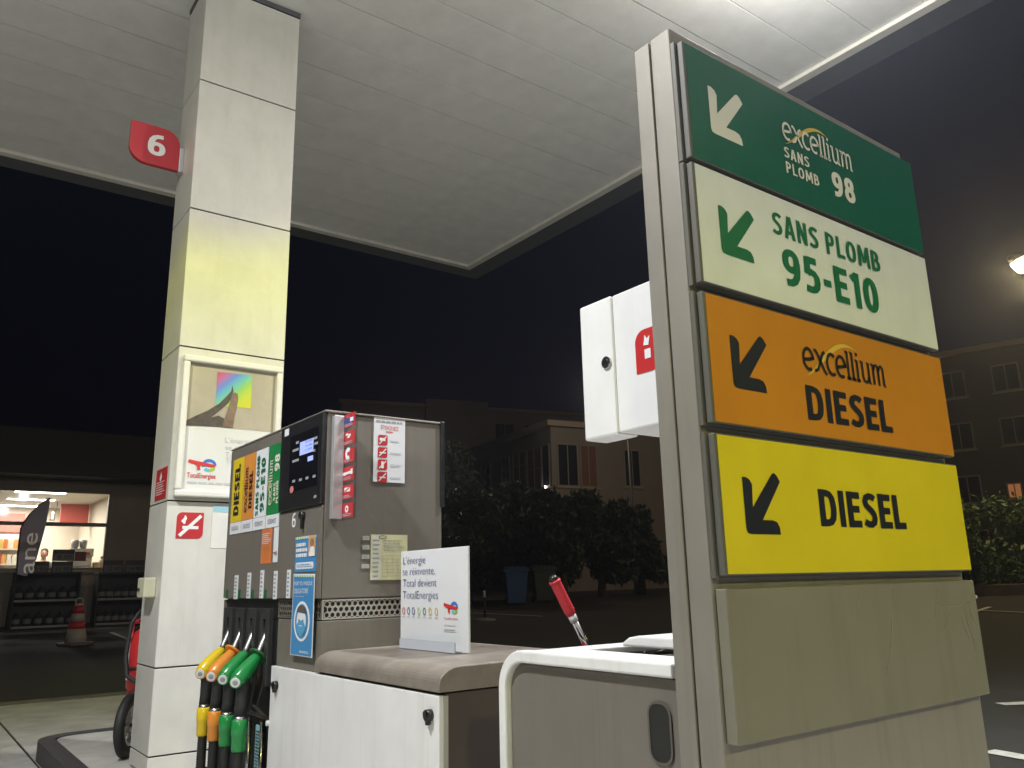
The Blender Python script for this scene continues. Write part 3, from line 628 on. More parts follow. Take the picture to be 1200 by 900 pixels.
# side of the pump: pale profile with a clear flag of red pictograms, notices
F = 'y'
a = on(390, 485, 1, YP); b = on(402, 609, 1, YP)
MB().box(XP+.022, XP+.072, YP-.030, YP-.0005, b.z, a.z-.01, GALV).build('flag_profile', pump, .003)
XF = XP+.078; fz1 = on(402, 486, 0, XF).z; fz0 = on(401, 610, 0, XF).z; yl = YP-.004; yr = on(418.5, 500, 0, XF).y
fl = MB().box(XF-.003, XF+.003, yl, yr, fz0, fz1-.004, CLEAR).build('pictogram_flag', pump)
ph = (fz1-fz0)/6
for k in range(6):
    u0, u1 = -yl+.008, -yr-.012; v0 = fz0+ph*(5-k)+.010; v1 = v0+ph-.018
    pc = MB().plate('x', XF-.003, u0, u1, v0, v1, .0003, .0018, REDS).build('pictogram', fl)
    um = (u0+u1)/2; vm = (v0+v1)/2; s = (u1-u0); pr = MB(); dd = .0030
    if k == 0:
        pr.rect('x', XF-.003, u0+s*.1, u1-s*.1, vm-ph*.18, vm+ph*.16, dd, BLUEI); pr.rect('x', XF-.003, u0+s*.6, u1-s*.12, vm-ph*.1, vm+ph*.12, dd+.0006, WHITE)
    elif k == 1:
        for dx, dy in ((-.14, .1), (.08, .04), (.0, -.06)): pr.rect('x', XF-.003, um+s*(dx-.1), um+s*(dx+.1), vm+ph*(dy+.05), vm+ph*(dy+.17), dd+.0003*dy, WHITE)
    elif k == 2: pr.ribbon('x', XF-.003, arc(um, vm+ph*.10, s*.16, .7, 5.4, 12), s*.16, dd, WHITE)
    elif k == 3: pr.ribbon('x', XF-.003, [(u0+s*.1, vm), (u1-s*.1, vm+ph*.06)], s*.10, dd, WHITE); pr.rect('x', XF-.003, u0+s*.1, u0+s*.35, vm-ph*.08, vm+ph*.10, dd+.0006, WHITE); pr.rect('x', XF-.003, u1-s*.25, u1-s*.08, vm-ph*.08, vm+ph*.22, dd+.0006, WHITE)
    elif k == 4: pr.rect('x', XF-.003, um-s*.24, um+s*.24, vm, vm+ph*.24, dd, WHITE); pr.ribbon('x', XF-.003, [(um-s*.2, vm+ph*.02), (um+s*.2, vm+ph*.22)], s*.05, dd+.0006, REDS)
    else: pr.flat('x', XF-.003, arc(um, vm+ph*.06, s*.15, 0, 2*PI, 12, ph*.2)[:-1], dd, WHITE); pr.flat('x', XF-.003, arc(um, vm+ph*.06, s*.06, 0, 2*PI, 10, ph*.08)[:-1], dd+.0006, REDS)
    pr.dashes('x', XF-.003, u0+s*.12, v0+ph*.05, u1-s*.12, v0+ph*.22, 2, dd, GREYL, .4, 50+k); pr.build('symbol', pc)

s_, u0, v0, u1, v1 = sticker(F, YP, (436.8, 564.3), (474.5, 492.5), PAPER, 'switch_off_notice', .003)
W_, H_ = u1-u0, v1-v0; pr = MB()
pr.dashes(F, YP, u0+W_*.06, v0+H_*.91, u1-W_*.04, v0+H_*.97, 1, .0042, GREYI, .5, 3)
pr.text(F, YP, 'ÉTEIGNEZ', u0+W_*.22, v0+H_*.815, u0+W_*.78, v0+H_*.895, .0042, LOGOR, .0); pr.dashes(F, YP, u0+W_*.38, v0+H_*.765, u0+W_*.62, v0+H_*.80, 1, .0042, LOGOR, .5, 3)
for k in range(4):
    cy = v0+H_*(.645-.19*k); pr.flat(F, YP, rrect(u0+W_*.13, u0+W_*.43, cy-H_*.082, cy+H_*.082, W_*.06, (0, 1, 0, 1)), .0042, REDS)
    pr.ribbon(F, YP, [(u0+W_*.17, cy-H_*.06), (u0+W_*.39, cy+H_*.06)], W_*.03, .0056, WHITE)
    if k == 0: pr.rect(F, YP, u0+W_*.18, u0+W_*.36, cy-H_*.01, cy+H_*.035, .0050, WHITE)
    if k == 1 or k == 3: pr.ribbon(F, YP, [(u0+W_*.18, cy-H_*.005), (u0+W_*.38, cy-H_*.005)], W_*.035, .0050, WHITE)
    if k == 2: pr.rect(F, YP, u0+W_*.24, u0+W_*.32, cy-H_*.055, cy+H_*.05, .0050, WHITE)
    pr.dashes(F, YP, u0+W_*.52, cy-H_*.03, u0+W_*.9, cy+H_*.02, 2 if k == 2 else 1, .0042, GREYL, .5, 70+k)
pr.build('print', s_)
s_, u0, v0, u1, v1 = sticker(F, YP, (433.3, 680), (477.2, 627), mat('yellowed_paper', (.62, .60, .36), .6, noise=.15, nscale=12), 'inspection_sheet', .002)
W_, H_ = u1-u0, v1-v0; pr = MB(); pr.rect(F, YP, u0+.002, u0+W_*.28, v0+.002, v1-.002, .0028, mat('aged_paper', (.62, .62, .52), .6, noise=.1))
pr.ribbon(F, YP, arc(u0+W_*.32, v0+H_*.94, W_*.10, 0, 2*PI, 14, H_*.035), H_*.012, .0036, INKN)
pr.dashes(F, YP, u0+W_*.06, v0+H_*.04, u0+W_*.25, v0+H_*.92, 9, .0036, GREYI, .35, 11); pr.dashes(F, YP, u0+W_*.34, v0+H_*.62, u1-W_*.06, v0+H_*.90, 4, .0036, GREYI, .3, 12)
for k in range(7): pr.rect(F, YP, u0+W_*.32, u1-W_*.06, v0+H_*(.08+.075*k), v0+H_*(.086+.075*k), .0036, GREYI)
for k in range(5): pr.rect(F, YP, u0+W_*(.32+.14*k), u0+W_*(.325+.14*k), v0+H_*.08, v0+H_*.53, .0036, GREYI)
pr.build('print', s_)
for k in range(4):
    ya = 628+11.0*k; s_, u0, v0, u1, v1 = sticker(F, YP, (425+(-.5*k), ya+5), (432.8, ya), mat('grey_tag', (.42, .42, .38), .5), 'small_tag')
    MB().dashes(F, YP, u0+.006, v0+.004, u1-.004, v1-.004, 2, .0036, GREYI, .4, 20+k).build('print', s_)

# nozzle boots
F = 'x'; BOOT = mat('boot_plastic', (.035, .035, .037), .35, noise=.2, nscale=15)
MB().box(XP+.020, XP+.05, YB+.004, YE-.014, on(300, 842, 0, XP).z, ZB1-.004, BLACK).build('boot_panel', pump, .006)
SL = [on(263.5, 734, 0, XP), on(279, 735, 0, XP), on(294.2, 736, 0, XP), on(311, 738, 0, XP)]
ys = [YE-.10 + (SL[3].y-(YE-.10))*k/3 for k in range(4)]
zsl = sum(s.z for s in SL)/4
for k, yy in enumerate(ys):
    z1 = zsl+.10; z0 = zsl-.36
    bt = MB(); bt.box(XP-.012, XP+.020, yy-.062, yy-.022, z0+.1, z1, BOOT); bt.box(XP-.012, XP+.020, yy+.022, yy+.062, z0+.1, z1, BOOT); bt.box(XP-.012, XP+.020, yy-.0215, yy+.0215, zsl+.05, z1, BOOT); bt.box(XP-.004, XP+.020, yy-.0215, yy+.0215, z0+.1, zsl-.06, BOOT)
    bt.build('nozzle_boot', pump, .005)
    b2 = MB().prism('y', yy+.045, [(XP-.045, z0+.02), (XP+.02, z0-.04), (XP+.02, z0+.16), (XP-.01, z0+.14)], 0, .09, BLACK); b2.build('boot_cup', pump, .004)
for k in range(5):
    yy = YB+.03+(YE-YB-.08)*k/4
    MB().tube([(XP+.03, yy, .16), (XP+.03, yy, on(300, 846, 0, XP).z)], .011, STEEL, 10).build('guide_rail', pump)
for k in range(2):
    y0 = YB+.055+k*.17; s_ = MB().box(XP+.030, XP+.036, y0, y0+.07, .2, on(300, 850, 0, XP).z-.01, (PAPER, mat('teal_strip', (.25, .5, .55), .5))[k]).build('hose_label', pump)
    MB().dashes('x', XP+.030, -y0-.062, .25, -y0-.008, on(300, 850, 0, XP).z-.03, 22, .0015, INKN, .5, 40+k).build('print', s_)
MB().tube([(XP-.006, YB-.004, on(314, 845, 0, XP).z), (XP-.03, YB-.004, on(314, 845, 0, XP).z)], .012, PAPER, 10).build('rail_knob', pump)

# the four nozzles with hoses
yn = ys[3]
def nz(px, py): p = on(px, py, 1, yn); return Vector((p.x-XP, 0, p.z-zsl))
tip, sb, cap = nz(311.5, 745), nz(299.5, 770), nz(273, 797)
ax = (cap-sb).normalized(); st = nz(277, 842); sbm = nz(275, 879)
def nozzle_parts(M, Mr):
    L = []
    L.append(('spout', MB().tube([tip+Vector((.03, 0, .03)), tip, sb+(tip-sb)*.3, sb], [.013, .014, .015, .017], mat('spout_steel', (.36, .36, .37), .38, .9), 12)))
    b_ = MB(); n_ = 9; pts = []; rad = []
    for t_, r_ in ((-.12, .016), (-.05, .024), (.0, .026), (.2, .031), (.45, .036), (.7, .039), (.92, .037), (1.0, .034), (1.02, .028)): pts.append(sb+(cap-sb)*t_); rad.append(r_)
    b_.tube(pts, rad, M, 16); L.append(('body', b_))
    nb = Vector((-.80, -.55, -.22)).normalized(); cb = cap+nb*.022
    L.append(('nose_cap', MB().tube([cap-nb*.01, cap+nb*.014, cb], [.031, .030, .027], M, 18)))
    L.append(('badge', MB().tube([cb+nb*.0004, cb+nb*.004], [.023, .021], PAPER, 18)))
    L.append(('badge_ring', MB().tube([cb+nb*.0042, cb+nb*.0052], [.012, .010], GREYI, 12)))
    L.append(('splash_guard', MB().tube([sb-ax*.018, sb-ax*.012, sb-ax*.004], [.030, .050, .047], Mr, 18)))
    g0 = sb+(cap-sb)*.72+Vector((.0, 0, -.02)); gp = MB()
    gp.tube([g0, g0+(st-g0)*.3+Vector((.006, 0, 0)), g0+(st-g0)*.7+Vector((.003, 0, 0)), st+Vector((0, 0, .012))], [.034, .031, .028, .027], RUBBER, 14); L.append(('grip', gp))
    h0 = sb+(cap-sb)*.15; L.append(('trigger_guard', MB().tube([h0+Vector((0, 0, -.025)), h0+Vector((.012, 0, -.09)), g0+(st-g0)*.72+Vector((.05, 0, 0)), g0+(st-g0)*.86+Vector((.012, 0, 0))], .011, RUBBER, 10)))
    L.append(('swivel_ring', MB().tube([st+Vector((0, 0, .014)), st+Vector((0, 0, -.004))], [.027, .029], STEEL, 14)))
    d = sbm-st
    L.append(('sleeve', MB().tube([st, st+d*.04, st+d*.48, st+d*.52, st+d*.94, sbm], [.030, .035, .035, .032, .031, .028], M, 16)))
    pts = []; rad = []; q = sbm.copy()
    for k in range(28): pts.append(q+Vector((0, 0, -.0065*k))); rad.append(.0245 if k % 2 else .0205)
    e_ = pts[-1]; bot = .24-zsl
    pts += [e_+(Vector((-.01, 0, bot))-Vector((0, 0, e_.z))-Vector((0, 0, 0)))*0 + Vector((0, 0, -.02))]; rad.append(.0165)
    z_ = pts[-1].z; x_ = pts[-1].x
    pts += [Vector((x_+.00, 0, z_+(bot-z_)*.5)), Vector((x_+.005, 0, bot+.05)), Vector((x_+.04, 0, bot+.005)), Vector((x_+.09, 0, bot)), Vector((.035, 0, bot+.03)), Vector((.06, 0, bot+.10))]; rad += [.0165]*6
    L.append(('hose', MB().tube(pts, rad, RUBBER, 12)))
    c_, s_ = math.cos(math.radians(20)), math.sin(math.radians(20))   # the nozzles hang turned a little towards the driver
    for n_, m_ in L: m_.v = [((v[0]*1.05)*c_-v[1]*s_, (v[0]*1.05)*s_+v[1]*c_, v[2]) for v in m_.v]
    return [(n_, m_.mesh(n_)) for n_, m_ in L]
NY = mat('nozzle_yellow', (.76, .54, .015), .3, noise=.06, coat=.3); NO = mat('nozzle_orange', (.74, .27, .035), .3, noise=.06, coat=.3); NG = mat('nozzle_green', (.012, .25, .06), .3, noise=.06, coat=.3)
NGD = mat('guard_green', (.01, .10, .03), .5)
green = nozzle_parts(NG, NGD)
for k, (parts, lab, nm) in enumerate(((nozzle_parts(NY, NY), 'yellow fuel nozzle with yellow hose sleeve hung on the pump', None), (nozzle_parts(NO, NO), 'orange fuel nozzle with orange hose sleeve hung on the pump', None),
        (green, 'green fuel nozzle hung beside the orange nozzle', None), (green, 'green fuel nozzle in the boot next to the white cabinet door', None))):
    t = thing('fuel_nozzle', lab, 'fuel nozzle', (XP, ys[k], zsl), 'nozzles hung on the fuel dispenser')
    for n_, me in parts:
        if n_ == 'splash_guard' and k in (0, 2): continue
        put(n_, me, t)

# ================================================================== CABINET, LEAFLET STAND
YC0 = on(521, 810.5, 0, XP).y
cab = thing('equipment_cabinet', 'low cabinet with white door, two black locks and taupe rounded hood', 'cabinet', ((XP+XR)/2, (YC0+YP)/2, .15))
XC = XR+.05
MB().box(XP+.006, XC-.02, YC0+.008, YP-.008, .152, ZD-.002, TAUPE_SHADE).build('carcass', cab, .003)
dr = MB().box(XP-.022, XP+.002, YC0, YB-.012, .19, ZD-.006, WHITEP).build('door', cab, .004)
MB().box(XP-.006, XP+.012, YC0-.0035, YC0+.003, .19, ZD-.008, mat('grey_edge', (.42, .40, .37), .5)).build('door_edge', cab)
# hood: rounded front profile in X/Z swept along Y
q = on(531, 785, 1, YC0); hz = .082; rr = .085
prof = [(XP-.026, ZD+.004), (XP-.024, ZD+.028)] + [(XP-.024+rr-rr*math.cos(t_), ZD+.028+(hz-.028)*math.sin(t_)) for t_ in [PI/2*i/9 for i in range(1, 10)]] + [(XC, ZD+hz+.004), (XC, ZD+.004)]
MB().prism('y', YC0-.006, prof, -(YP-YC0+.003), 0, TAUPE_D).build('hood', cab, .004)
ZH = ZD+hz
for (x, y_) in ((324.5, 803), (505, 838)):
    a = uv('x', XP-.022, x, y_); lk = MB().tube([FP('x', XP-.022, *a, -.002), FP('x', XP-.022, *a, .020)], .019, BLACK, 16).build('lock', dr)
    MB().tube([FP('x', XP-.022, a[0], a[1]+.006, .020), FP('x', XP-.022, a[0], a[1]+.006, .026)], .010, BLACKG, 12).build('keyhole', lk)
    MB().plate('x', XP-.022, a[0]-.006, a[0]+.006, a[1]-.03, a[1]-.012, .004, .020, BLACK).build('lock_flap', lk, .002)

p0 = on(469, 758, 2, ZH+.004); p1 = on(549, 766, 2, ZH+.004)
dr_ = (p1-p0); dr_.z = 0; wL = dr_.length; rz = math.atan2(dr_.y, dr_.x)
hL = (758-652)/FPX*(p0-Vector((0, 0, H))).dot(fwd)*1.03
t = thing('leaflet_stand', 'white upright sign board with blue French slogan standing on the cabinet hood', 'sign board', p0, rz=rz)
bd = MB().box(0, wL, 0, .010, 0, hL, PAPER).build('board', t, .002, local=True)
L2 = lambda X, Y: (wL*(X-75)/(600-75), hL*(1-(Y-75)/(850-75)))
pr = MB()
for s, ya, yb, xa, xb in (("L'énergie", 183, 120, 95, 285), ("se réinvente,", 272, 210, 92, 362), ("Total devient", 366, 312, 95, 372), ("TotalEnergies", 462, 400, 95, 385)):
    a = L2(xa, ya); b = L2(xb, yb); pr.text('y', 0, s, a[0]+.004, a[1]-(0 if ',' not in s else 0), b[0], b[1], .0025, BLUEI, -.012, cap=hL*.082)
for k, (xx, M) in enumerate(((100, LOGOR), (142, BLUEI), (182, BLUEI), (228, LOGOG), (272, INKG), (318, GOLD), (366, GOLD))):
    a = L2(xx, 560); pr.ribbon('y', 0, arc(a[0]+.006, a[1], .010, 0, 2*PI, 12, .014), .004, .0025, M); b = L2(xx, 608); pr.rect('y', 0, b[0]-.006, b[0]+.016, b[1], b[1]+.003, .0025, GREYL)
a = L2(428, 578); b = L2(535, 578); te_logo(pr, 'y', 0, a[0], a[1], b[0]-a[0], .0025)
a = L2(430, 618); b = L2(530, 600); pr.text('y', 0, 'TotalEnergies', a[0], a[1], b[0], b[1], .0025, LOGOR, .01)
for yy in (662, 692, 706): a = L2(430, yy); pr.dashes('y', 0, a[0], a[1], a[0]+wL*.2, a[1]+.005, 1, .0025, GREYL, .6, yy)
pr.build('print', bd, local=True)
MB().box(wL*.10, wL*.92, -.030, -.0005, 0, .004, CLEAR).box(wL*.10, wL*.92, -.034, -.0305, 0, .040, mat('holder_plastic', (.55, .58, .66), .25)).build('holder', t, .001, local=True)

# ================================================================== SERVICE UNIT (bin with washing tray)
YT1 = on(733, 65, 0, 1.425).y + .004                        # back of the totem
XU = 1.47; YU1 = on(584, 830, 0, XU).y; YU0 = YT1+.012; ZU = on(640, 765, 0, XU).z
WU = .62
UNITW = streaky('unit_white', (.78, .78, .78), (.50, .48, .44), .35, 0, .45, zsc=3, xsc=5)
un = thing('service_unit', 'taupe and white rounded service bin with hand slot behind the totem', 'service bin', (XU+WU/2, (YU0+YU1)/2, .15))
rc = .11; fw = .034
def prof_(ins, n=8):                                        # u, v outline of one side cheek, rounded at the far top
    return [(-YU1+ins, .155), (-YU0-.004, .155), (-YU0-.004, ZU-ins)] + [(-YU1+rc+(rc-ins)*math.cos(t_), ZU-rc+(rc-ins)*math.sin(t_)) for t_ in [PI/2+PI/2*i/n for i in range(n+1)]]
outer = prof_(0); inner = prof_(fw)
MB().prism('x', XU+.02, prof_(fw+.004), -(WU-.04), 0, TAUPE).build('side_panel', un, .002)
sl_u, sl_v0, _, sl_v1 = uvr('x', XU+.02, (764, 890), (762, 822))
MB().prism('x', XU+.02, rrect(sl_u, sl_u+.07, sl_v0-.004, sl_v1, .028), .0006, .003, mat('slot_dark', (.012, .012, .011), .6)).build('hand_slot', un)
MB().ribbon('x', XU+.02, rrect(sl_u, sl_u+.07, sl_v0-.004, sl_v1, .028)+[rrect(sl_u, sl_u+.07, sl_v0-.004, sl_v1, .028)[0]], .006, .0045, mat('slot_lip', (.10, .09, .078), .4)).build('slot_lip', un)
n = len(outer)
def band(d0, d1):
    mb = MB(); o_ = outer[3:] ; i_ = inner[3:]; o_ = [outer[2]]+o_+[outer[0]]; i_ = [inner[2]]+i_+[inner[0]]; k = len(o_)
    vs = [FP('x', XU, *q, d) for d in (d0, d1) for q in o_] + [FP('x', XU, *q, d) for d in (d0, d1) for q in i_]
    fs = []
    for i in range(k-1): fs += [(k+i, k+i+1, 3*k+i+1, 3*k+i), (i+1, i, 2*k+i, 2*k+i+1), (i, i+1, k+i+1, k+i), (2*k+i+1, 2*k+i, 3*k+i, 3*k+i+1)]
    fs += [(0, k, 3*k, 2*k), (k-1, 3*k-1, 4*k-1, 2*k-1)]
    return mb.raw(vs, fs, UNITW)
band(-.035, 0).build('frame', un, .006)
band(-WU, -WU+.035).build('frame', un, .006)
# white shell between the two frames: far end and top rim round the tray
sh = MB(); arcp = outer[3:]; k = len(arcp)
vs = [FP('x', XU, u+.002, v-.002, d) for d in (-.036, -WU+.036) for u, v in [(outer[2][0], outer[2][1])]+[arcp[0]]] 
sh.box(XU+.036, XU+WU-.036, YU1-rc-.10, YU1-rc, ZU-.022, ZU-.002, UNITW); sh.box(XU+.036, XU+.16, YU0+.004, YU1-rc-.1005, ZU-.022, ZU-.002, UNITW); sh.box(XU+WU-.10, XU+WU-.036, YU0+.004, YU1-rc-.1005, ZU-.022, ZU-.002, UNITW)
sh.build('top_rim', un, .004)
cv = [FP('x', XU, u+.001, v-.002, -.036) for u, v in arcp+[outer[0]]] + [FP('x', XU, u+.001, v-.002, -WU+.036) for u, v in arcp+[outer[0]]]; k += 1
MB().raw(cv, [(i, i+1, k+i+1, k+i) for i in range(k-1)], UNITW, True).build('end_shell', un)
MB().box(XU+.161, XU+WU-.101, YU0+.006, YU1-rc-.102, ZU-.12, ZU-.10, mat('tray_grey', (.32, .31, .29), .5, noise=.2)).build('tray_floor', un)
LID = mat('lid_white', (.82, .81, .80), .35, noise=.06)
lp = on(757, 768, 0, XU+.34)
MB().prism('x', XU+.30, [(-lp.y-.06, ZU-.0015), (-YU0-.01, ZU-.0015), (-YU0-.01, ZU+.030), (-lp.y+.01, ZU+.030), (-lp.y-.03, ZU+.024), (-lp.y-.055, ZU+.010)], -.20, 0, LID).build('flip_lid', un, .010)

# bucket and squeegee standing behind the unit
bp = on(700, 764, 2, ZU+.012); bx, by = XU+WU+.24, 0
bp = on(702, 760, 0, bx); by = bp.y; br_ = .13
bk = thing('wash_bucket', 'red wash bucket beside the service bin', 'bucket', (bx, by, .15))
zt = bp.z
MB().tube([(bx, by, .155), (bx, by, .17), (bx, by, zt-.03), (bx, by, zt-.02), (bx, by, zt)], [.10, .105, br_-.01, br_, br_], RED, 24, caps=False).tube([(bx, by, .158), (bx, by, .16)], .10, RED, 24).build('pail', bk)
MB().tube([(bx, by, zt-.055), (bx, by, zt-.05)], br_-.013, mat('dark_water', (.05, .055, .06), .1), 24).build('water', bk)
tp = at_depth(648.5, 678, (Vector((bx, by+.10, zt))-Vector((0, 0, H))).dot(fwd)-.05); bs = on(691, 764, 0, bx-.02); bs = bs + (bs-tp).normalized()*.10
d = bs-tp; t = thing('squeegee', 'window squeegee with red rubber grip standing in the bucket', 'squeegee', bs)
MB().tube([tp-d.normalized()*.012, tp-d.normalized()*.004, tp+d.normalized()*.01], [.011, .018, .019], BLACK, 12).build('end_cap', t)
gl = .36; pts = []; rad = []
for k in range(23): pts.append(tp+d*(.02+gl*k/22)); rad.append(.0215 + (.0022 if k % 2 else 0) - (.003 if k > 20 else 0) + .002*(k < 2))
MB().tube(pts, rad, mat('red_rubber', (.58, .03, .045), .5, noise=.08), 14).build('grip', t)
MB().tube([tp+d*.375, tp+d*.45], [.018, .017], PAPER, 12).build('collar', t)
MB().tube([tp+d*.44, bs], .0145, CHROME, 12).build('shaft', t)
hd = MB().box(bs.x-.012, bs.x+.012, bs.y-.09, bs.y+.09, bs.z-.05, bs.z+.002, BLACK).build('blade', t, .003)

# white cabinet fixed behind the totem
XB = 1.52
a = uv('x', XB, 678.3, 361); b = uv('x', XB, 685.7, 518); c = uv('x', XB, 715, 346); e0 = uv('x', XB, 724, 508)
bu0 = (a[0]+b[0])/2; bum = (c[0]+e0[0])/2; bv1 = (a[1]+c[1])/2; bv0 = (b[1]+e0[1])/2
bx_ = thing('wall_cabinet', 'white wall cabinet with round lock and red mark behind the totem', 'cabinet', (XB+.1, -bu0, bv0))
wd = on(711, 522, 1, -bu0).x-XB
MB().box(XB, XB+wd, -bu0, -bum+.0015, bv0, bv1, BOXW).build('door_section', bx_, .007)
YBX = YT1+.003
MB().box(XB+.004, XB+wd+.09, -bum-.0015, YBX, bv0+.004, bv1-.002, BOXW).build('case', bx_, .005)
MB().box(XB+.05, XB+.15, YBX+.02, YBX+.06, bv0-.035, bv0+.003, BOXW).build('bracket', bx_, .004)
a = uv('x', XB, 711.5, 425); lk = MB().tube([FP('x', XB, *a, -.001), FP('x', XB, *a, .006)], .017, STEEL, 18).build('lock', bx_)
MB().tube([FP('x', XB, *a, .0062), FP('x', XB, *a, .009)], .009, BLACK, 14).build('keyhole', lk)
a = uv('x', XB, 745.5, 439); b = uv('x', XB, 744, 389)
mk = MB().prism('x', XB+.004, rrect(a[0], a[0]+.09, a[1], b[1]-.0, .035, (0, 1, 0, 1), 6), .0004, .0016, RED).build('red_mark', bx_)
h_ = b[1]-a[1]; q = lambda X, Y: (a[0]+.09*X, a[1]+h_*Y)
MB().flat('x', XB+.004, [q(.35, .62), q(.55, .60), q(.62, .82), q(.50, .76), q(.42, .86)], .0030, WHITE).rect('x', XB+.004, *[q(.38, .30)[0], q(.62, .30)[0], q(0, .30)[1], q(0, .52)[1]], .0030, WHITE).build('pictogram', mk)

# ================================================================== TOTEM SIGN
YT = 1.203; F = 'y'; YBY = YT+.032                           # panel fronts / body front
XT0 = on(783, 32, 1, YBY).x; ZTT = on(783, 32, 1, YBY).z
XT1 = on(1060, 205, 1, YBY).x - .01
tot = thing('fuel_totem', 'tall grey fuel price totem with green, white, orange and yellow panels', 'sign', ((XT0+XT1)/2, (YBY+YT1)/2, .15))
ym = on(760, 45, 0, XT0).y
MB().box(XT0, XT1, YBY, ym-.003, .152, ZTT, SIGNGREY).build('front_shell', tot, .004)
MB().box(XT0, XT1, ym+.003, YT1, .152, ZTT, SIGNGREY).build('back_shell', tot, .004)
MB().box(XT0+.012, XT1-.012, ym-.0028, ym+.0028, .153, ZTT-.012, JOINT).build('seam', tot)
def pz(tl, bl, tr_, br): return (uv(F, YT, *bl)[1]+uv(F, YT, *br)[1])/2, (uv(F, YT, *tl)[1]+uv(F, YT, *tr_)[1])/2
PX = [((803, 45), (812, 181), (1065, 195), (1080, 297)), ((813, 187), (823, 326), (1081, 305), (1098, 411)), ((828, 343), (838, 495), (1103, 421), (1118, 533)), ((840, 508), (855, 672), (1123, 547), (1140, 668)), ((849, 690), (868, 882), (1143, 680), (1162, 808))]
px0 = sum(uv(F, YT, *p[0])[0]+uv(F, YT, *p[1])[0] for p in PX[:4])/8; px1 = sum(uv(F, YT, *p[2])[0]+uv(F, YT, *p[3])[0] for p in PX)/10
def yarrow():
    Zq = lambda X, Y: uv(F, YT, 820+X/2.8129, 340+Y/2.8125); z0 = PZ[3][0]
    pts = [(138, 615), (150, 616), (162, 624), (171, 640), (174, 716), (236, 606), (243, 603), (252, 612), (263, 632), (207, 758), (240, 759), (254, 765), (263, 782), (267, 806), (170, 804), (158, 800), (153, 786)]
    return [(u-px0, v-z0) for u, v in (Zq(*p) for p in pts)]
PZ = [pz(*p) for p in PX]
ARR = yarrow()
mats_ = [GREENP, WHITEPNL, ORANGEP, YELLOWP]; inks = [CREAM, INKG, INKN, INKN]
EDGE = mat('panel_edge_grey', (.11, .106, .095), .5, .2)
for i in range(4):
    v0, v1 = PZ[i]
    MB().plate(F, YT, px0-.020, px1-.02, v0-.008, v1+.006, -.0315, -.020, EDGE).build('panel_seat', tot)
    pn = MB().plate(F, YT, px0-.010, px1+.002, v0-.003, v1+.003, -.0195, -.0012, EDGE).build('grade_panel', tot, .002)
    pn['label'] = ['green premium unleaded 98 panel', 'white unleaded 95 panel', 'orange premium diesel panel', 'yellow diesel panel'][i]
    MB().plate(F, YT, px0, px1, v0, v1, -.0010, 0, mats_[i]).build('panel_face', pn)
    MB().flat(F, YT, [(px0+u, v0+v*(v1-v0)/(PZ[3][1]-PZ[3][0])) for u, v in ARR], .0012, inks[i]).build('arrow', pn)
    pr = MB()
    def q_(k, tl, bl, br):
        g_ = {'g': lambda p: uv(F, YT, 880+p[0]/6.428, 120+p[1]/6.428), 'w': lambda p: uv(F, YT, 730+p[0]/2.25, p[1]/2.25), 'o': lambda p: uv(F, YT, 820+p[0]/2.8129, 340+p[1]/2.8125)}[k]
        a, b, c = g_(tl), g_(bl), g_(br); return ((a[0]+b[0])/2, (b[1]+c[1])/2, c[0], a[1])
    T_ = lambda s, k, tl, bl, br, w=.187: sans(pr, F, YT, s, *q_(k, tl, bl, br), .0012, inks[i], w)
    if i == 0:
        exc(pr, F, YT, *q_('g', (228, 143), (238, 262), (762, 530)), .0012, inks[i], GOLD)
        T_('SANS', 'g', (240, 325), (250, 412), (440, 497), .148); T_('PLOMB', 'g', (257, 440), (265, 526), (515, 640), .148); T_('98', 'g', (600, 512), (618, 700), (790, 772), .20)
    if i == 1: T_('SANS PLOMB', 'w', (388, 554), (395, 612), (680, 725), .160); T_('95-E10', 'w', (415, 650), (425, 750), (678, 832), .185)
    if i == 2: exc(pr, F, YT, *q_('o', (336, 187), (342, 258), (613, 322)), .0012, inks[i], GOLD); T_('DIESEL', 'o', (345, 311), (357, 427), (636, 472))
    if i == 3: T_('DIESEL', 'o', (386, 655), (400, 778), (681, 789))
    pr.build('lettering', pn)
v0, v1 = PZ[4]
bl = MB().plate(F, YT, px0-.012, px1+.002, v0, v1, -.031, -.0005, BLANKG).build('blank_panel', tot, .003); bl['label'] = 'blank taupe panel with creased film under the yellow panel'
# creases in the film stuck on the blank panel
Zq = lambda X, Y: uv(F, YT, 820+X/3.158, 660+Y/3.158); wr = None
CRS = mat('crease_film', (.215, .20, .15), .45)
for pts in ([(587, 108), (588, 170), (586, 208)], [(715, 96), (712, 230), (706, 330), (690, 420)], [(876, 86), (872, 200)], [(884, 150), (915, 160), (960, 156), (1005, 140)], [(925, 185), (918, 215), (905, 242)], [(978, 160), (990, 215), (1010, 270), (1022, 320)], [(968, 200), (985, 250), (1000, 280)], [(1010, 110), (1000, 180), (1030, 240)]):
    ps = [Zq(*q) for q in pts]; n_ = len(ps); ws = [.0035 if 0 < j < n_-1 else .001 for j in range(n_)]
    MB().tube([FP(F, YT, u, v, -.0003) for u, v in ps], [.0022 if 0 < j < n_-1 else .0008 for j in range(n_)], CRS, 6).build('film_crease', bl)
a = Zq(1032, 125); MB().tube([FP(F, YT, a[0]+.002, a[1], -.012), FP(F, YT, a[0]+.010, a[1], -.012)], .005, GALV, 8).build('screw', bl)

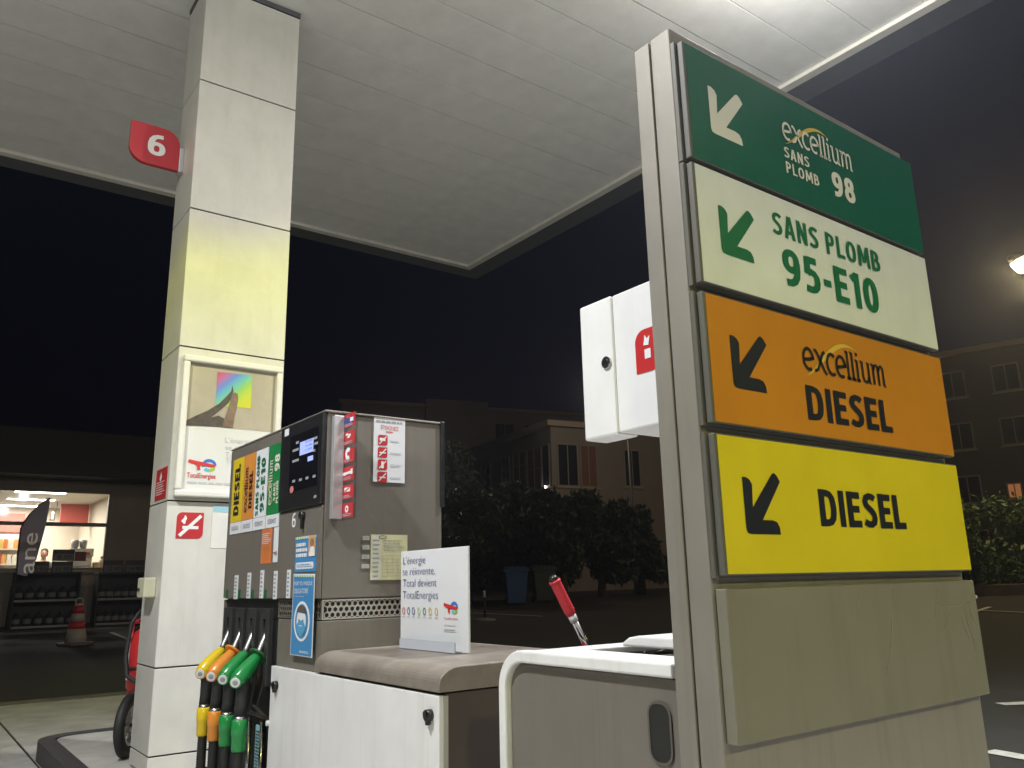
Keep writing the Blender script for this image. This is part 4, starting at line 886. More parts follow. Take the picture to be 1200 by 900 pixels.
# ================================================================== SHOP
YS = 23.0; F = 'y'
gs = .45                                                     # floor level in front of the shop
sv = lambda x, y: uv(F, YS, x, y)
wx1, wz1 = sv(131, 577); wz0 = sv(60, 667)[1]; wzm = sv(60, 614)[1]
zroof = sv(60, 562)[1]; X0s, X1s = -5.0, sv(300, 600)[0]
SHOPW = mat('shop_render', (.30, .245, .185), .8, noise=.12, nscale=1.5, bump=.1)
FRM = mat('shop_frame', (.22, .18, .14), .5)
INW = mat('interior_wall', (.66, .60, .50), .7, noise=.05)
shop = thing('shop_building', 'low tan shop building with a wide lit window behind the racks', 'building', ((X0s+X1s)/2, YS+4, gs))
MB().box(wx1+.02, X1s, YS, YS+.25, gs-.35, zroof, SHOPW).build('wall', shop)
MB().box(X0s, wx1+.019, YS, YS+.25, gs-.35, wz0-.06, mat('window_apron', (.40, .35, .26), .7, noise=.15)).build('wall', shop)
MB().box(X0s, wx1+.019, YS, YS+.25, wz1+.02, zroof, SHOPW).build('wall', shop)
MB().box(wx1+.25, X1s, YS-.012, YS, wzm-.03, wzm+.03, SHOPW).build('wall_band', shop)
MB().box(X1s-.25, X1s, YS+.251, YS+8, gs-.35, zroof, SHOPW).build('wall', shop)
rf = MB().box(X0s-.4, X1s+.4, YS-.9, YS+8.4, zroof+.004, zroof+1.1, mat('roof_dark', (.035, .03, .028), .7, noise=.2)).build('roof', shop)
MB().box(X0s, X1s-.251, YS+7.7, YS+7.95, gs-.35, zroof, INW).build('back_wall', shop)
MB().box(X0s, X0s+.2, YS+.251, YS+7.69, gs-.35, zroof, INW).build('side_wall', shop)
MB().box(wx1+.55, wx1+.75, YS+.251, YS+7.69, gs-.35, zroof-.01, INW).build('partition', shop)
MB().box(X0s+.201, wx1+.549, YS+.251, YS+7.69, wz1+.22, wz1+.27, mat('interior_ceiling', (.70, .66, .58), .7)).build('interior_ceiling', shop)
MB().box(X0s+.201, wx1+.549, YS+.251, YS+7.69, gs-.02, gs+.01, mat('shop_tiles', (.4, .36, .3), .4)).build('interior_floor', shop)
for (x0, x1, z0, z1) in ((X0s, wx1+.018, wz1-.055, wz1+.019), (X0s, wx1-.06, wzm-.045, wzm+.045), (X0s, wx1+.018, wz0-.059, wz0+.03), (wx1-.055, wx1+.018, wz0+.031, wz1-.056)):
    MB().box(x0, x1, YS-.03, YS+.10, z0, z1, FRM).build('window_frame', shop, .006)
xm = wx1-3.4
for (x0, x1) in ((X0s, xm), (xm+.06, wx1-.056)):
    for (z0, z1) in ((wz0+.031, wzm-.046), (wzm+.046, wz1-.056)): MB().box(x0, x1, YS+.03, YS+.04, z0, z1, GLASS).build('window_pane', shop)
MB().box(xm, xm+.059, YS-.02, YS+.09, wz0+.031, wzm-.046, FRM).build('window_mullion', shop, .004)
MB().box(X0s, wx1+.02, YS-.16, YS-.031, wz0-.10, wz0-.035, mat('sill_tan', (.36, .31, .23), .6)).build('window_sill', shop, .006)
pv = MB().box(X0s-1, X1s+2, YS-2.2, YS-.002, gs-.4, gs-.01, mat('pavement_grey', (.16, .155, .145), .85, noise=.2, nscale=2)).build('pavement'); pv['kind'] = 'structure'

# inside the shop
ip = lambda x, y, dy: on(x, y, 1, YS+dy)
STRIP = mat('strip_light', (.9, .9, .9), .4, emit=(1, .93, .78), estr=16)
for k, (x, y_, dy) in enumerate(((48, 575.5, 1.2), (37, 584, 2.6), (26, 591.5, 4.0))):
    zc = wz1+.218; d_ = ray(x, y_); tt = (zc-H)/d_.z; p = Vector((0, 0, H))+d_*tt
    t = thing('strip_light', ('lit strip light on the shop ceiling right behind the window', 'middle one of three lit strip lights on the shop ceiling', 'lit strip light on the shop ceiling nearest the back wall')[k], 'ceiling light', (p.x, p.y, zc), 'strip lights in the shop')
    MB().box(p.x-.62, p.x+.62, p.y-.11, p.y+.11, zc-.03, zc-.001, LAMPW).build('housing', t)
    MB().box(p.x-.60, p.x+.60, p.y-.09, p.y+.09, zc-.05, zc-.0305, STRIP).build('diffuser', t)
    ld = bpy.data.lights.new('strip_beam', 'AREA'); ld.shape = 'RECTANGLE'; ld.size = 1.2; ld.size_y = .2; ld.energy = 140; ld.color = (1, .91, .78)
    lo = bpy.data.objects.new('strip_beam', ld); COL.objects.link(lo); lo.parent = t; lo.location = (0, 0, -.06)
SALM = mat('salmon_red', (.55, .10, .075), .5, noise=.05)
a = ip(-20, 623, 7.6); b = ip(30, 602, 7.6); MB().box(a.x-2, b.x, YS+7.62, YS+7.695, a.z, b.z, SALM).single('red_wall_band', 'red band along the back wall of the shop', 'wall panel', (b.x, YS+7.65, a.z))
a = ip(70, 612, 6.0); b = ip(105, 590, 6.0); MB().box(a.x, b.x, YS+6.0, YS+6.1, a.z, b.z, SALM).box(a.x+.3, a.x+.34, YS+6.02, YS+6.06, b.z, wz1+.2, FRM).single('red_hanging_panel', 'plain red panel hanging from the shop ceiling', 'wall panel', ((a.x+b.x)/2, YS+6.05, a.z))
a = ip(58, 610, 5.0); b = ip(65.5, 598, 5.0)
t = thing('wall_picture', 'small pale picture in a dark frame in the shop', 'picture', ((a.x+b.x)/2, YS+5, a.z))
MB().box(a.x, b.x, YS+5.0, YS+5.03, a.z, b.z, mat('dark_wood', (.06, .045, .03), .5)).build('frame', t, .004); MB().box(a.x+.04, b.x-.04, YS+4.99, YS+4.999, a.z+.04, b.z-.04, mat('pale_picture', (.6, .58, .5), .5, noise=.3, nscale=6)).build('picture', t)
MB().box(a.x+.15, a.x+.17, YS+5.005, YS+5.02, b.z, wz1+.2, JOINT).build('hanger', t)
cz = wz0+.02
t = thing('shop_counter', 'pale counter running inside the shop window', 'counter', (2.5, YS+2.0, gs))
MB().box(1.4, wx1+.4, YS+1.7, YS+2.3, cz-.05, cz, mat('counter_top', (.55, .47, .34), .5)).build('counter_top', t, .006); MB().box(1.5, wx1+.38, YS+1.78, YS+2.25, gs+.012, cz-.052, INW).build('counter_body', t)
# espresso machine, boxes, bottles on the counter
rng = random.Random(3)
def onc(x): return ip(x, 650, 2.0).x
SILV = mat('machine_steel', (.6, .6, .6), .25, .9)
x0, x1 = onc(80), onc(108); t = thing('coffee_machine', 'shiny steel coffee machine with red front on the shop counter', 'coffee machine', ((x0+x1)/2, YS+2, cz))
MB().box(x0, x1, YS+1.8, YS+2.2, cz+.001, cz+.09, SILV).box(x0, x1, YS+1.95, YS+2.2, cz+.09, cz+.34, SILV).box(x0, x1, YS+1.78, YS+2.2, cz+.34, cz+.56, SILV).build('body', t, .015)
MB().box(x0+.25*(x1-x0), x1-.15*(x1-x0), YS+1.762, YS+1.779, cz+.37, cz+.46, mat('red_front', (.55, .06, .02), .3)).build('front_plate', t, .004)
for k in range(3): MB().tube([(x0+.1+k*.16, YS+1.86, cz+.34), (x0+.1+k*.16, YS+1.86, cz+.24)], [.03, .02], CHROME, 10).build('brew_head', t)
for k in range(2): MB().tube([(x0+.14+k*.2, YS+2.0, cz+.561), (x0+.14+k*.2, YS+2.0, cz+.60), (x0+.14+k*.2, YS+2.0, cz+.78), (x0+.14+k*.2, YS+2.0, cz+.80)], [.05, .09, .10, .04], mat('hopper', (.35, .34, .33), .15), 14).build('bean_hopper', t)
x0 = onc(110); t = thing('stacked_carton', 'tan carton on the shop counter beside the coffee machine', 'carton', (x0+.12, YS+2, cz)); MB().box(x0, x0+.24, YS+1.85, YS+2.15, cz+.001, cz+.20, mat('tan_card', (.50, .36, .20), .7)).build('box', t, .004); MB().box(x0+.10, x0+.14, YS+1.848, YS+2.152, cz+.003, cz+.2015, mat('parcel_tape', (.6, .5, .3), .3)).build('tape', t)
x0 = onc(121); t = thing('jar', 'dark lidded jar on the shop counter by the window edge', 'jar', (x0, YS+2, cz)); MB().tube([(x0, YS+2, cz+.001), (x0, YS+2, cz+.25), (x0, YS+2, cz+.30)], [.08, .085, .06], mat('jar_beige', (.55, .48, .36), .3), 14).build('body', t); MB().tube([(x0, YS+2, cz+.301), (x0, YS+2, cz+.36)], [.065, .06], BLACK, 14).build('lid', t)
# snack gondola on the left
t = thing('snack_shelf', 'shelf unit packed with bright snack packets behind the shop window', 'shelf', (2.2, YS+4, gs))
xs0, xs1 = ip(-12, 650, 4.0).x, ip(22, 650, 4.0).x
MB().box(xs0, xs1, YS+4.25, YS+4.3, gs+.012, gs+2.25, INW).build('back_panel', t)
for k in range(5): MB().box(xs0, xs1, YS+3.9, YS+4.249, gs+.3+k*.42, gs+.33+k*.42, INW).build('shelf', t)
pkc = [mat('packet_%d' % i, c_, .4) for i, c_ in enumerate(((.6, .16, .03), (.65, .45, .06), (.5, .05, .03), (.65, .6, .5), (.25, .10, .04), (.6, .3, .08)))]
pkm = [MB().prism('y', 0, [(0, 0), (.11, 0), (.105, .02), (.112, .10), (.105, .24), (.11, .26), (0, .26), (.005, .24), (-.002, .10), (.005, .02)], -.04, .02, M_).mesh('packet') for M_ in pkc]
for k in range(5):
    x = xs0+.03
    while x < xs1-.12: put('packet', rng.choice(pkm), t, (x-2.2, 4.0-.05-4.0+.0 + rng.uniform(-.03, .03)+(YS-YS), .335+k*.42)); x += .125
# shop assistant behind the counter
hp = ip(51.5, 650, 3.0)
person = MB()
pz_ = hp.z+.02; X, Y = hp.x, YS+3.0
prof = [(gs+.02, .0), (gs+.03, .16)]
def loft(sec, M, n=16):
    mb = MB(); vs = []
    for (z, rx, ry, cx, cy) in sec:
        for k in range(n): t_ = 2*PI*k/n; vs.append((X+cx+rx*math.cos(t_), Y+cy+ry*math.sin(t_), z))
    N = len(sec); fs = [(i*n+k, i*n+(k+1) % n, (i+1)*n+(k+1) % n, (i+1)*n+k) for i in range(N-1) for k in range(n)] + [tuple(reversed(range(n))), tuple((N-1)*n+k for k in range(n))]
    return mb.raw(vs, fs, M, True)
hz_ = pz_
per = thing('person', 'shop assistant with dark hair standing behind the counter', 'person', (X, Y, gs))
bz = hz_-1.62                                                # feet
loft([(bz, .13, .10, 0, 0), (bz+.45, .14, .11, 0, 0), (bz+.85, .18, .12, 0, 0), (bz+1.05, .165, .11, 0, 0), (bz+1.28, .21, .12, 0, 0), (bz+1.38, .20, .10, 0, 0), (bz+1.44, .07, .07, 0, 0), (bz+1.50, .055, .06, 0, -.01), (bz+1.53, .06, .075, 0, -.02), (bz+1.60, .075, .095, 0, -.02), (bz+1.67, .078, .098, 0, -.015), (bz+1.73, .06, .08, 0, 0), (bz+1.755, .02, .03, 0, 0)], SKIN).build('body', per)
loft([(bz+.85, .185, .125, 0, 0), (bz+1.05, .172, .117, 0, 0), (bz+1.28, .217, .127, 0, 0), (bz+1.385, .205, .107, 0, 0), (bz+1.425, .08, .08, 0, 0)], mat('dark_shirt', (.05, .05, .06), .8)).build('shirt', per)
for s_ in (-1, 1): MB().tube([(X+s_*.19, Y, bz+1.36), (X+s_*.24, Y-.02, bz+1.10), (X+s_*.16, Y-.22, bz+1.02)], [.055, .045, .035], MATS['dark_shirt'], 10).build('sleeve', per)
loft([(bz+1.55, .080, .070, .012, .045), (bz+1.60, .090, .085, .012, .032), (bz+1.68, .097, .105, .010, .012), (bz+1.75, .078, .095, .006, .002), (bz+1.775, .02, .03, 0, 0)], mat('dark_hair', (.03, .02, .014), .6)).build('hair', per)
MB().tube([(X, Y-.113, bz+1.645), (X, Y-.135, bz+1.61), (X, Y-.115, bz+1.60)], [.008, .014, .008], SKIN, 8).build('nose', per)
for s_ in (-1, 1): MB().tube([(X+s_*.03, Y-.105, bz+1.645), (X+s_*.03, Y-.113, bz+1.645)], .009, BLACK, 8).build('eye', per)

# display racks outside with price cards
RACK = mat('rack_black', (.012, .011, .012), .5); YR = YS-1.0
BOT = mat('dark_bottle', (.03, .03, .034), .3); BLB = mat('bottle_label', (.20, .20, .21), .6)
bm_ = MB().tube([(0, 0, 0), (0, 0, .01), (0, 0, .20), (0, 0, .26), (0, 0, .27), (0, 0, .31)], [.08, .09, .09, .035, .03, .03], BOT, 12).mesh('bottle'); bl_ = MB().tube([(0, 0, .06), (0, 0, .16)], [.0915, .0915], BLB, 12, False).mesh('bottle_label')
def rack(xa, xb, lab):
    p0, p1 = on(xa, 700, 1, YR), on(xb, 700, 1, YR); z1 = on(xa, 673, 1, YR).z; g_ = gs-.008
    t = thing('product_rack', lab, 'rack', ((p0.x+p1.x)/2, YR+.25, g_), 'black display racks outside the shop')
    MB().box(p0.x, p1.x, YR+.48, YR+.5, g_, z1, RACK).build('back_panel', t)
    for x in (p0.x, p1.x-.03): MB().box(x, x+.03, YR, YR+.479, g_, z1-.001, RACK).build('side_panel', t)
    MB().box(p0.x-.01, p1.x+.01, YR-.01, YR+.51, z1, z1+.04, RACK).build('top_board', t, .003)
    hh = (z1-g_)
    for k in range(2):
        zz = g_+.04+k*hh*.47; MB().box(p0.x+.031, p1.x-.031, YR, YR+.479, zz, zz+.03, RACK).build('shelf', t); MB().box(p0.x+.03, p1.x-.03, YR-.02, YR-.001, zz-.01, zz+.04, mat('shelf_edge', (.30, .29, .28), .4)).build('price_edge', t)
        n_ = 6
        for j in range(n_):
            x = p0.x+.12+(p1.x-p0.x-.24)*j/(n_-1); b_ = put('bottle', bm_, t, (x-(p0.x+p1.x)/2, .15-.25, zz+.031-g_)); put('label_band', bl_, b_)
    return t, z1
rack(15, 93, 'black rack of dark bottles behind the beach flag'); rack(113, 171, 'black rack of dark bottles beside the white column')
def card(x0, x1, y0, y1, txt, lab, red=False):
    a = on(x0, y1, 1, YR+.1); b = on(x1, y0, 1, YR+.1)
    t = thing('price_card', lab, 'price sign', ((a.x+b.x)/2, YR+.1, a.z), 'price cards on the racks')
    f_ = MB().box(a.x, b.x, YR+.1, YR+.13, a.z, b.z, mat('card_frame', (.035, .02, .018), .5)).build('board', t, .004); h_ = b.z-a.z; w_ = b.x-a.x
    MB().rect('y', YR+.1, a.x+.03, b.x-.03, a.z+.02, a.z+h_*.62, .002, mat('card_grey', (.16, .145, .13), .6)).build('price_field', f_)
    MB().text('y', YR+.1, txt, a.x+w_*.22, a.z+h_*.16, b.x-w_*.12, a.z+h_*.52, .004, INKN, .02).build('price', f_)
    if red: MB().box(b.x+.01, b.x+.25, YR+.1, YR+.13, a.z, b.z-.05, mat('dark_red_card', (.16, .02, .018), .5)).build('red_tab', t)
card(61, 88, 644, 657.5, "8·90", 'raised price card reading 8·90 above the left rack', True); card(34, 58, 657.8, 671.5, "9·90", 'price card reading 9·90 on the rack beside the flag'); card(59.5, 86, 657.8, 671.5, "11·90", 'price card reading 11·90 on the flag side rack')
card(120, 145, 656.5, 671.5, "12·90", 'price card reading 12·90 on the rack near the column'); card(146, 169, 656.5, 671.5, "14·90", 'fourteen ninety price card beside the one of 12·90')
# posts that carry the raised card
# beach flag
YF = YR-.5; fv = lambda X, Y: uv('y', YF, X/7.5, 570+Y/7.5)
t = thing('beach_flag', 'dark navy feather flag with pale vertical lettering by the rack', 'flag', (fv(95, 900)[0], YF, gs))
out = [fv(*q) for q in ((200, 330), (260, 250), (350, 165), (445, 100), (430, 190), (400, 360), (360, 500), (320, 640), (235, 790), (150, 770), (160, 620), (170, 480), (185, 370))]
NAVY = mat('flag_navy', (.07, .066, .095), .75, noise=.15, nscale=4); NM = NAVY.node_tree; tb = NM.nodes.new('ShaderNodeBsdfTranslucent'); tb.inputs[0].default_value = (.20, .185, .23, 1); mxs = NM.nodes.new('ShaderNodeMixShader'); mxs.inputs[0].default_value = .55; NM.links.new(NM.nodes['Principled BSDF'].outputs[0], mxs.inputs[1]); NM.links.new(tb.outputs[0], mxs.inputs[2]); NM.links.new(mxs.outputs[0], NM.nodes['Material Output'].inputs[0])
FLI = mat('flag_ink', (.5, .5, .5), .7); NM = FLI.node_tree; tb = NM.nodes.new('ShaderNodeBsdfTranslucent'); tb.inputs[0].default_value = (.8, .78, .76, 1); mxs = NM.nodes.new('ShaderNodeMixShader'); mxs.inputs[0].default_value = .6; NM.links.new(NM.nodes['Principled BSDF'].outputs[0], mxs.inputs[1]); NM.links.new(tb.outputs[0], mxs.inputs[2]); NM.links.new(mxs.outputs[0], NM.nodes['Material Output'].inputs[0])
pp = [fv(*q) for q in ((95, 1250), (100, 900), (145, 760), (160, 560), (183, 370), (205, 322), (260, 246), (350, 160), (440, 100))]
pp[0] = (pp[1][0]-.03, gs+.01)
MB().tube([FP('y', YF, u, v, 0) for u, v in pp], [.02, .02, .019, .018, .018, .017, .016, .014, .012], BLACK, 10).build('pole', t)
b_ = pp[0]; MB().tube([(b_[0], YF, gs-.008), (b_[0], YF, gs+.03)], [.25, .22], BLACK, 18).build('base', t)
a = fv(180, 765); b = fv(350, 410); lt = MB().text('y', YF, 'ane', a[0]+.05, a[1], b[0]-.03, b[1], 0, FLI, .0, rot=True)
# the lettering is printed into the cloth: one sheet, letter outlines cut into its mesh
from mathutils.geometry import delaunay_2d_cdt
ec = {}
for f in lt.f:
    for q0, q1 in zip(f, f[1:]+f[:1]): ec[(min(q0, q1), max(q0, q1))] = ec.get((min(q0, q1), max(q0, q1)), 0)+1
no = len(out); cv_ = [Vector(q) for q in out]+[Vector((v[0], v[2])) for v in lt.v]
ce = [(k, (k+1) % no) for k in range(no)]+[(q0+no, q1+no) for (q0, q1), c in ec.items() if c == 1]
res = delaunay_2d_cdt(cv_, ce, [], 1, 1e-5); rv, rfc = res[0], res[2]
tris = [[Vector((lt.v[k][0], lt.v[k][2])) for k in f] for f in lt.f]
def inside(p, T):
    sg = [(T[(k+1) % len(T)]-T[k]).cross(p-T[k]) for k in range(len(T))]; return all(x >= -1e-9 for x in sg) or all(x <= 1e-9 for x in sg)
cl_ = MB()
for f in rfc:
    c = sum((rv[k] for k in f), Vector((0, 0)))/len(f)
    cl_.raw([(rv[k].x, YF, rv[k].y) for k in f], [tuple(range(len(f)))], FLI if any(inside(c, T) for T in tris) else NAVY)
cl_.build('cloth', t)

# traffic cone
p = hit(88, 756); cz0 = gz(p.x, p.y)
t = thing('traffic_cone', 'pale traffic cone with red bands standing in front of the racks', 'traffic cone', (p.x, p.y, cz0))
CONW = mat('cone_white', (.42, .36, .30), .6, noise=.15); hC = .86
rC = lambda z: .20-.135*z/hC
MB().prism('z', cz0, [(p.x+.33*math.cos(PI/8+PI/4*k), p.y+.33*math.sin(PI/8+PI/4*k)) for k in range(8)], .0, .05, mat('cone_base', (.12, .105, .09), .7)).build('base', t, .01)
for (z0, z1, M) in ((.05, .30, CONW), (.302, .43, RED), (.432, .58, CONW), (.582, .72, RED), (.722, .76, CONW)):
    MB().tube([(p.x, p.y, cz0+z0), (p.x, p.y, cz0+z1)], [rC(z0), rC(z1)], M, 20).build('band', t)
MB().tube([(p.x-.055, p.y, cz0+.755), (p.x-.06, p.y, cz0+.83), (p.x-.035, p.y, cz0+.86), (p.x+.035, p.y, cz0+.86), (p.x+.06, p.y, cz0+.83), (p.x+.055, p.y, cz0+.755)], .014, CONW, 8).build('handle', t)

# wheeled extinguisher behind the column
pw0 = on(147, 888, 2, .15); wr = .235; p = Vector((0, 0, .15))
Z0 = Matrix.Translation((0, 0, -.15))
t = thing('wheeled_extinguisher', 'red wheeled fire extinguisher with black tyre behind the column', 'fire extinguisher', (pw0.x, pw0.y, .15), rz=math.radians(-32))
for k, xx in enumerate((p.x, p.x+.46)):
    c = Vector((xx, p.y, .15+wr)); w_ = MB(); n = 28; vs = []; pf = [(-.03, .15), (-.038, .20), (-.02, .235), (.02, .235), (.038, .20), (.03, .15)]
    for i in range(n):
        a_ = 2*PI*i/n
        for (dx, r_) in pf: vs.append(c+Vector((dx, r_*math.cos(a_), r_*math.sin(a_))))
    m_ = len(pf); wh = w_.raw(vs, [(i*m_+j, ((i+1) % n)*m_+j, ((i+1) % n)*m_+(j+1) % m_, i*m_+(j+1) % m_) for i in range(n) for j in range(m_)], RUBBER, True).build('tyre', t, local=True)
    rm = MB().tube([c+Vector((-.022, 0, 0)), c+Vector((.022, 0, 0))], .05, GALV, 14)
    for i in range(n):
        a_ = 2*PI*i/n; a2 = 2*PI*(i+1)/n
        q = lambda an, r_, dx: c+Vector((dx, r_*math.cos(an), r_*math.sin(an)))
        rm.raw([q(a_, .152, -.026), q(a2, .152, -.026), q(a2, .125, -.026), q(a_, .125, -.026), q(a2, .125, .026), q(a_, .125, .026), q(a2, .152, .026), q(a_, .152, .026)], [(0, 1, 2, 3), (3, 2, 4, 5), (5, 4, 6, 7)], GALV)
    for i in range(5): a_ = 2*PI*i/5+.3; rm.tube([q(a_, .04, -.005), q(a_, .13, -.005)], [.022, .016], GALV, 6)
    rm.build('rim', wh, local=True)
cx, cy = p.x+.085, p.y+.12; R_ = .165
MB().tube([(cx, cy, .64), (cx, cy, .645), (cx, cy, .66), (cx, cy, 1.0), (cx, cy, 1.08), (cx, cy, 1.13), (cx, cy, 1.15)], [.10, R_-.015, R_, R_, .135, .06, .05], RED, 28).build('cylinder', t, local=True)
MB().tube([(cx, cy, 1.15), (cx, cy, 1.22)], .035, STEEL, 12).build('valve', t, local=True)
MB().tube([(p.x-.06, cy-.0, 1.17), (p.x+.52, cy, 1.17)], .018, RED, 10).build('push_bar', t, local=True)
for s_ in (0, 1): MB().tube([(cx+(-.175 if s_ == 0 else .175), cy+.10, .38), (cx+(-.175 if s_ == 0 else .175), cy+.05, 1.17)], .014, RED, 8).build('frame_tube', t, local=True)
MB().tube([(p.x-.05, p.y, .15+wr), (p.x+.51, p.y, .15+wr)], .016, BLACK, 10).build('axle', t, local=True)
MB().tube([(cx-R_-.004, cy-.05, .80), (cx-.10, cy-R_*.83, .81), (cx+.05, cy-R_-.010, .82)], .016, RUBBER, 8).build('strap', t, local=True)
MB().tube([(cx, cy, 1.20), (cx-.08, cy-.08, 1.25), (cx-.13, cy-.10, 1.16), (cx-.15, cy-.12, .92), (cx-.11, cy-.17, .76), (cx+.02, cy-.23, .70)], .017, RUBBER, 10).build('hose', t, local=True)
lb = MB(); n = 8; vs = []
for i in range(n+1):
    a_ = math.radians(185+38*i/n)
    for z in (.72, 1.02): vs.append((cx+(R_+.003)*math.cos(a_), cy+(R_+.003)*math.sin(a_), z))
lb.raw(vs, [(2*i, 2*i+2, 2*i+3, 2*i+1) for i in range(n)], PAPER, True).build('instruction_label', t, local=True)

for o in [t]+list(t.children):
    for ch in o.children:
        ch.data.transform(Z0)
t.scale = (.87, .87, .87)
# ================================================================== BACKGROUND
def on_ground(x, y): p = hit(x, y); return Vector((p.x, p.y, gz(p.x, p.y)))
TANB = mat('building_tan', (.28, .245, .215), .85, noise=.12, nscale=.5, bump=.05)
TANL = mat('building_trim', (.42, .34, .27), .8, noise=.08)
GLD = mat('dark_pane', (.015, .018, .024), .12)
WFR = mat('pale_window_frame', (.30, .27, .24), .6)
CURT = mat('curtain_red', (.22, .09, .07), .8, noise=.2, nscale=8)
def facade(T, O, ud, nd, wins, depth=.12):
    """windows on a wall: O origin, ud unit along the wall, nd outward; wins = (u0,u1,v0,v1,cols,rows,pane material)"""
    def box_(mb, u0, u1, v0, v1, d0, d1, M):
        P = [O+ud*u+nd*d+Vector((0, 0, v)) for v in (v0, v1) for (u, d) in ((u0, d0), (u1, d0), (u1, d1), (u0, d1))]
        mb.raw(P, [(0, 1, 2, 3), (7, 6, 5, 4), (4, 5, 1, 0), (5, 6, 2, 1), (6, 7, 3, 2), (7, 4, 0, 3)], M)
    for (u0, u1, v0, v1, nc, nr, M) in wins:
        f = MB()
        for (a, b, c, d) in ((u0, u1, v1-.07, v1), (u0, u1, v0, v0+.07), (u0, u0+.07, v0+.071, v1-.071), (u1-.07, u1, v0+.071, v1-.071)): box_(f, a, b, c, d, .002, .05, WFR)
        for i in range(1, nc): u = u0+(u1-u0)*i/nc; box_(f, u-.025, u+.025, v0+.071, v1-.071, .002, .045, WFR)
        for i in range(1, nr): v = v0+(v1-v0)*i/nr; box_(f, u0+.071, u1-.071, v-.02, v+.02, .002, .040, WFR)
        fo = f.build('window', T, local=True)
        pm = MB(); box_(pm, u0+.02, u1-.02, v0+.02, v1-.02, .0015, .02, M); pm.build('pane', fo, local=True)
        sm_ = MB(); box_(sm_, u0-.1, u1+.1, v0-.08, v0-.001, .002, .10, TANL); sm_.build('sill', fo, local=True)

# tan house with a glazed corner
ZA = 8.6
A = on(645, 500, 2, ZA); Bp = on(530, 541, 2, ZA); Cp = on(770, 507, 2, ZA)
uL = (Bp-A).normalized(); Lw = (Bp-A).length; uR = Vector((uL.y, -uL.x, 0)); Rw = (Cp-A).dot(uR)+6
T = thing('tan_house', 'dim tan three storey house with a glazed corner room above the trees', 'building', (A.x, A.y, gz(A.x, A.y)))
z0 = T.location.z; hT = ZA-z0
def lb(mb, l0, l1, r0, r1, v0, v1, M):
    P = [uL*l+uR*r+Vector((0, 0, v)) for v in (v0, v1) for (l, r) in ((l0, r0), (l1, r0), (l1, r1), (l0, r1))]
    return mb.raw(P, [(0, 1, 2, 3), (7, 6, 5, 4), (4, 5, 1, 0), (5, 6, 2, 1), (6, 7, 3, 2), (7, 4, 0, 3)], M)
lb(MB(), 0, Lw, 0, Rw, -.5, hT, TANB).build('wall', T, local=True)
lb(MB(), -.35, Lw+.35, -.35, Rw+.35, hT+.002, hT+.28, TANL).build('roof', T, local=True)
lb(MB(), -.02, Lw*.40, -.08, -.002, hT*.60-.1, hT*.60, TANL).build('ledge', T, local=True)
O0 = Vector((0, 0, 0)); nL = -uR; nR = -uL
S1 = hT*.63; S2 = hT*.90
facade(T, O0, uL, nL, [(.15, .95, S1, S2, 1, 1, GLD), (1.0, Lw*.20, S1, S2, 2, 2, CURT), (Lw*.21, Lw*.33, S1, S2, 2, 3, CURT), (Lw*.36, Lw*.44, S1-.1, S2, 2, 3, GLD), (Lw*.55, Lw*.66, S1+.1, S2, 2, 3, GLD), (Lw*.80, Lw*.90, S1+.1, S2, 1, 4, GLD), (Lw*.36, Lw*.44, S1-2.4, S1-.7, 2, 2, GLD), (Lw*.55, Lw*.66, S1-2.2, S1-.6, 2, 2, GLD), (Lw*.06, Lw*.26, S1-2.8, S1-.9, 2, 1, WFR)])
facade(T, O0, uR, nR, [(.3, 1.5, S1, S2, 2, 1, GLD), (1.6, 2.6, S1, S2, 2, 1, CURT), (4.2, 5.2, S1+.1, S2-.1, 2, 1, GLD), (3.4, 5.0, S1-2.6, S1-1.0, 2, 1, TANB), (.5, 1.9, S1-2.6, S1-1.0, 2, 1, GLD)])
p = on(637, 575, 0, A.x-.15)
lq = A + nL*.12 + uL*.6; lz = at_depth(637, 575, (lq-Vector((0, 0, H))).dot(fwd)).z
t = thing('wall_lamp', 'tiny lit wall lamp on the tan house above the trees', 'lamp', (lq.x, lq.y, lz))
MB().box(lq.x-.03, lq.x+.03, lq.y-.02, lq.y+.14, lz, lz+.05, BLACK).build('bracket', t); MB().tube([(lq.x-.06, lq.y-.1, lz+.02), (lq.x-.06, lq.y-.1, lz+.10), (lq.x-.06, lq.y-.1, lz+.14)], [.05, .07, .03], mat('lamp_glow', (1, 1, 1), .4, emit=(1, .93, .8), estr=18), 10).build('globe', t)

# taller block behind it
ZK = 14; K0 = on(400, 472, 2, ZK); K1 = on(720, 490, 2, ZK); uK = (K1-K0); Kw = uK.length; uK.normalize(); nK = Vector((uK.y, -uK.x, 0)); nK = nK if nK.y < 0 else -nK
DIMB = mat('far_block_paint', (.30, .27, .25), .9, noise=.1, nscale=.3)
T = thing('far_apartment_block', 'dim flat roofed apartment block behind the tan house', 'building', (K0.x, K0.y, gz(K0.x, K0.y)))
hK = ZK-T.location.z
def kb_(mb, u0, u1, d0, d1, v0, v1, M):
    P = [uK*u+nK*d+Vector((0, 0, v)) for v in (v0, v1) for (u, d) in ((u0, d0), (u1, d0), (u1, d1), (u0, d1))]
    return mb.raw(P, [(0, 1, 2, 3), (7, 6, 5, 4), (4, 5, 1, 0), (5, 6, 2, 1), (6, 7, 3, 2), (7, 4, 0, 3)], M)
kb_(MB(), 0, Kw, -9, 0, -.5, hK, DIMB).build('wall', T, local=True)
kb_(MB(), Kw*.28, Kw*.50, -4, .35, -.5, hK+.6, DIMB).build('stair_tower', T, local=True)
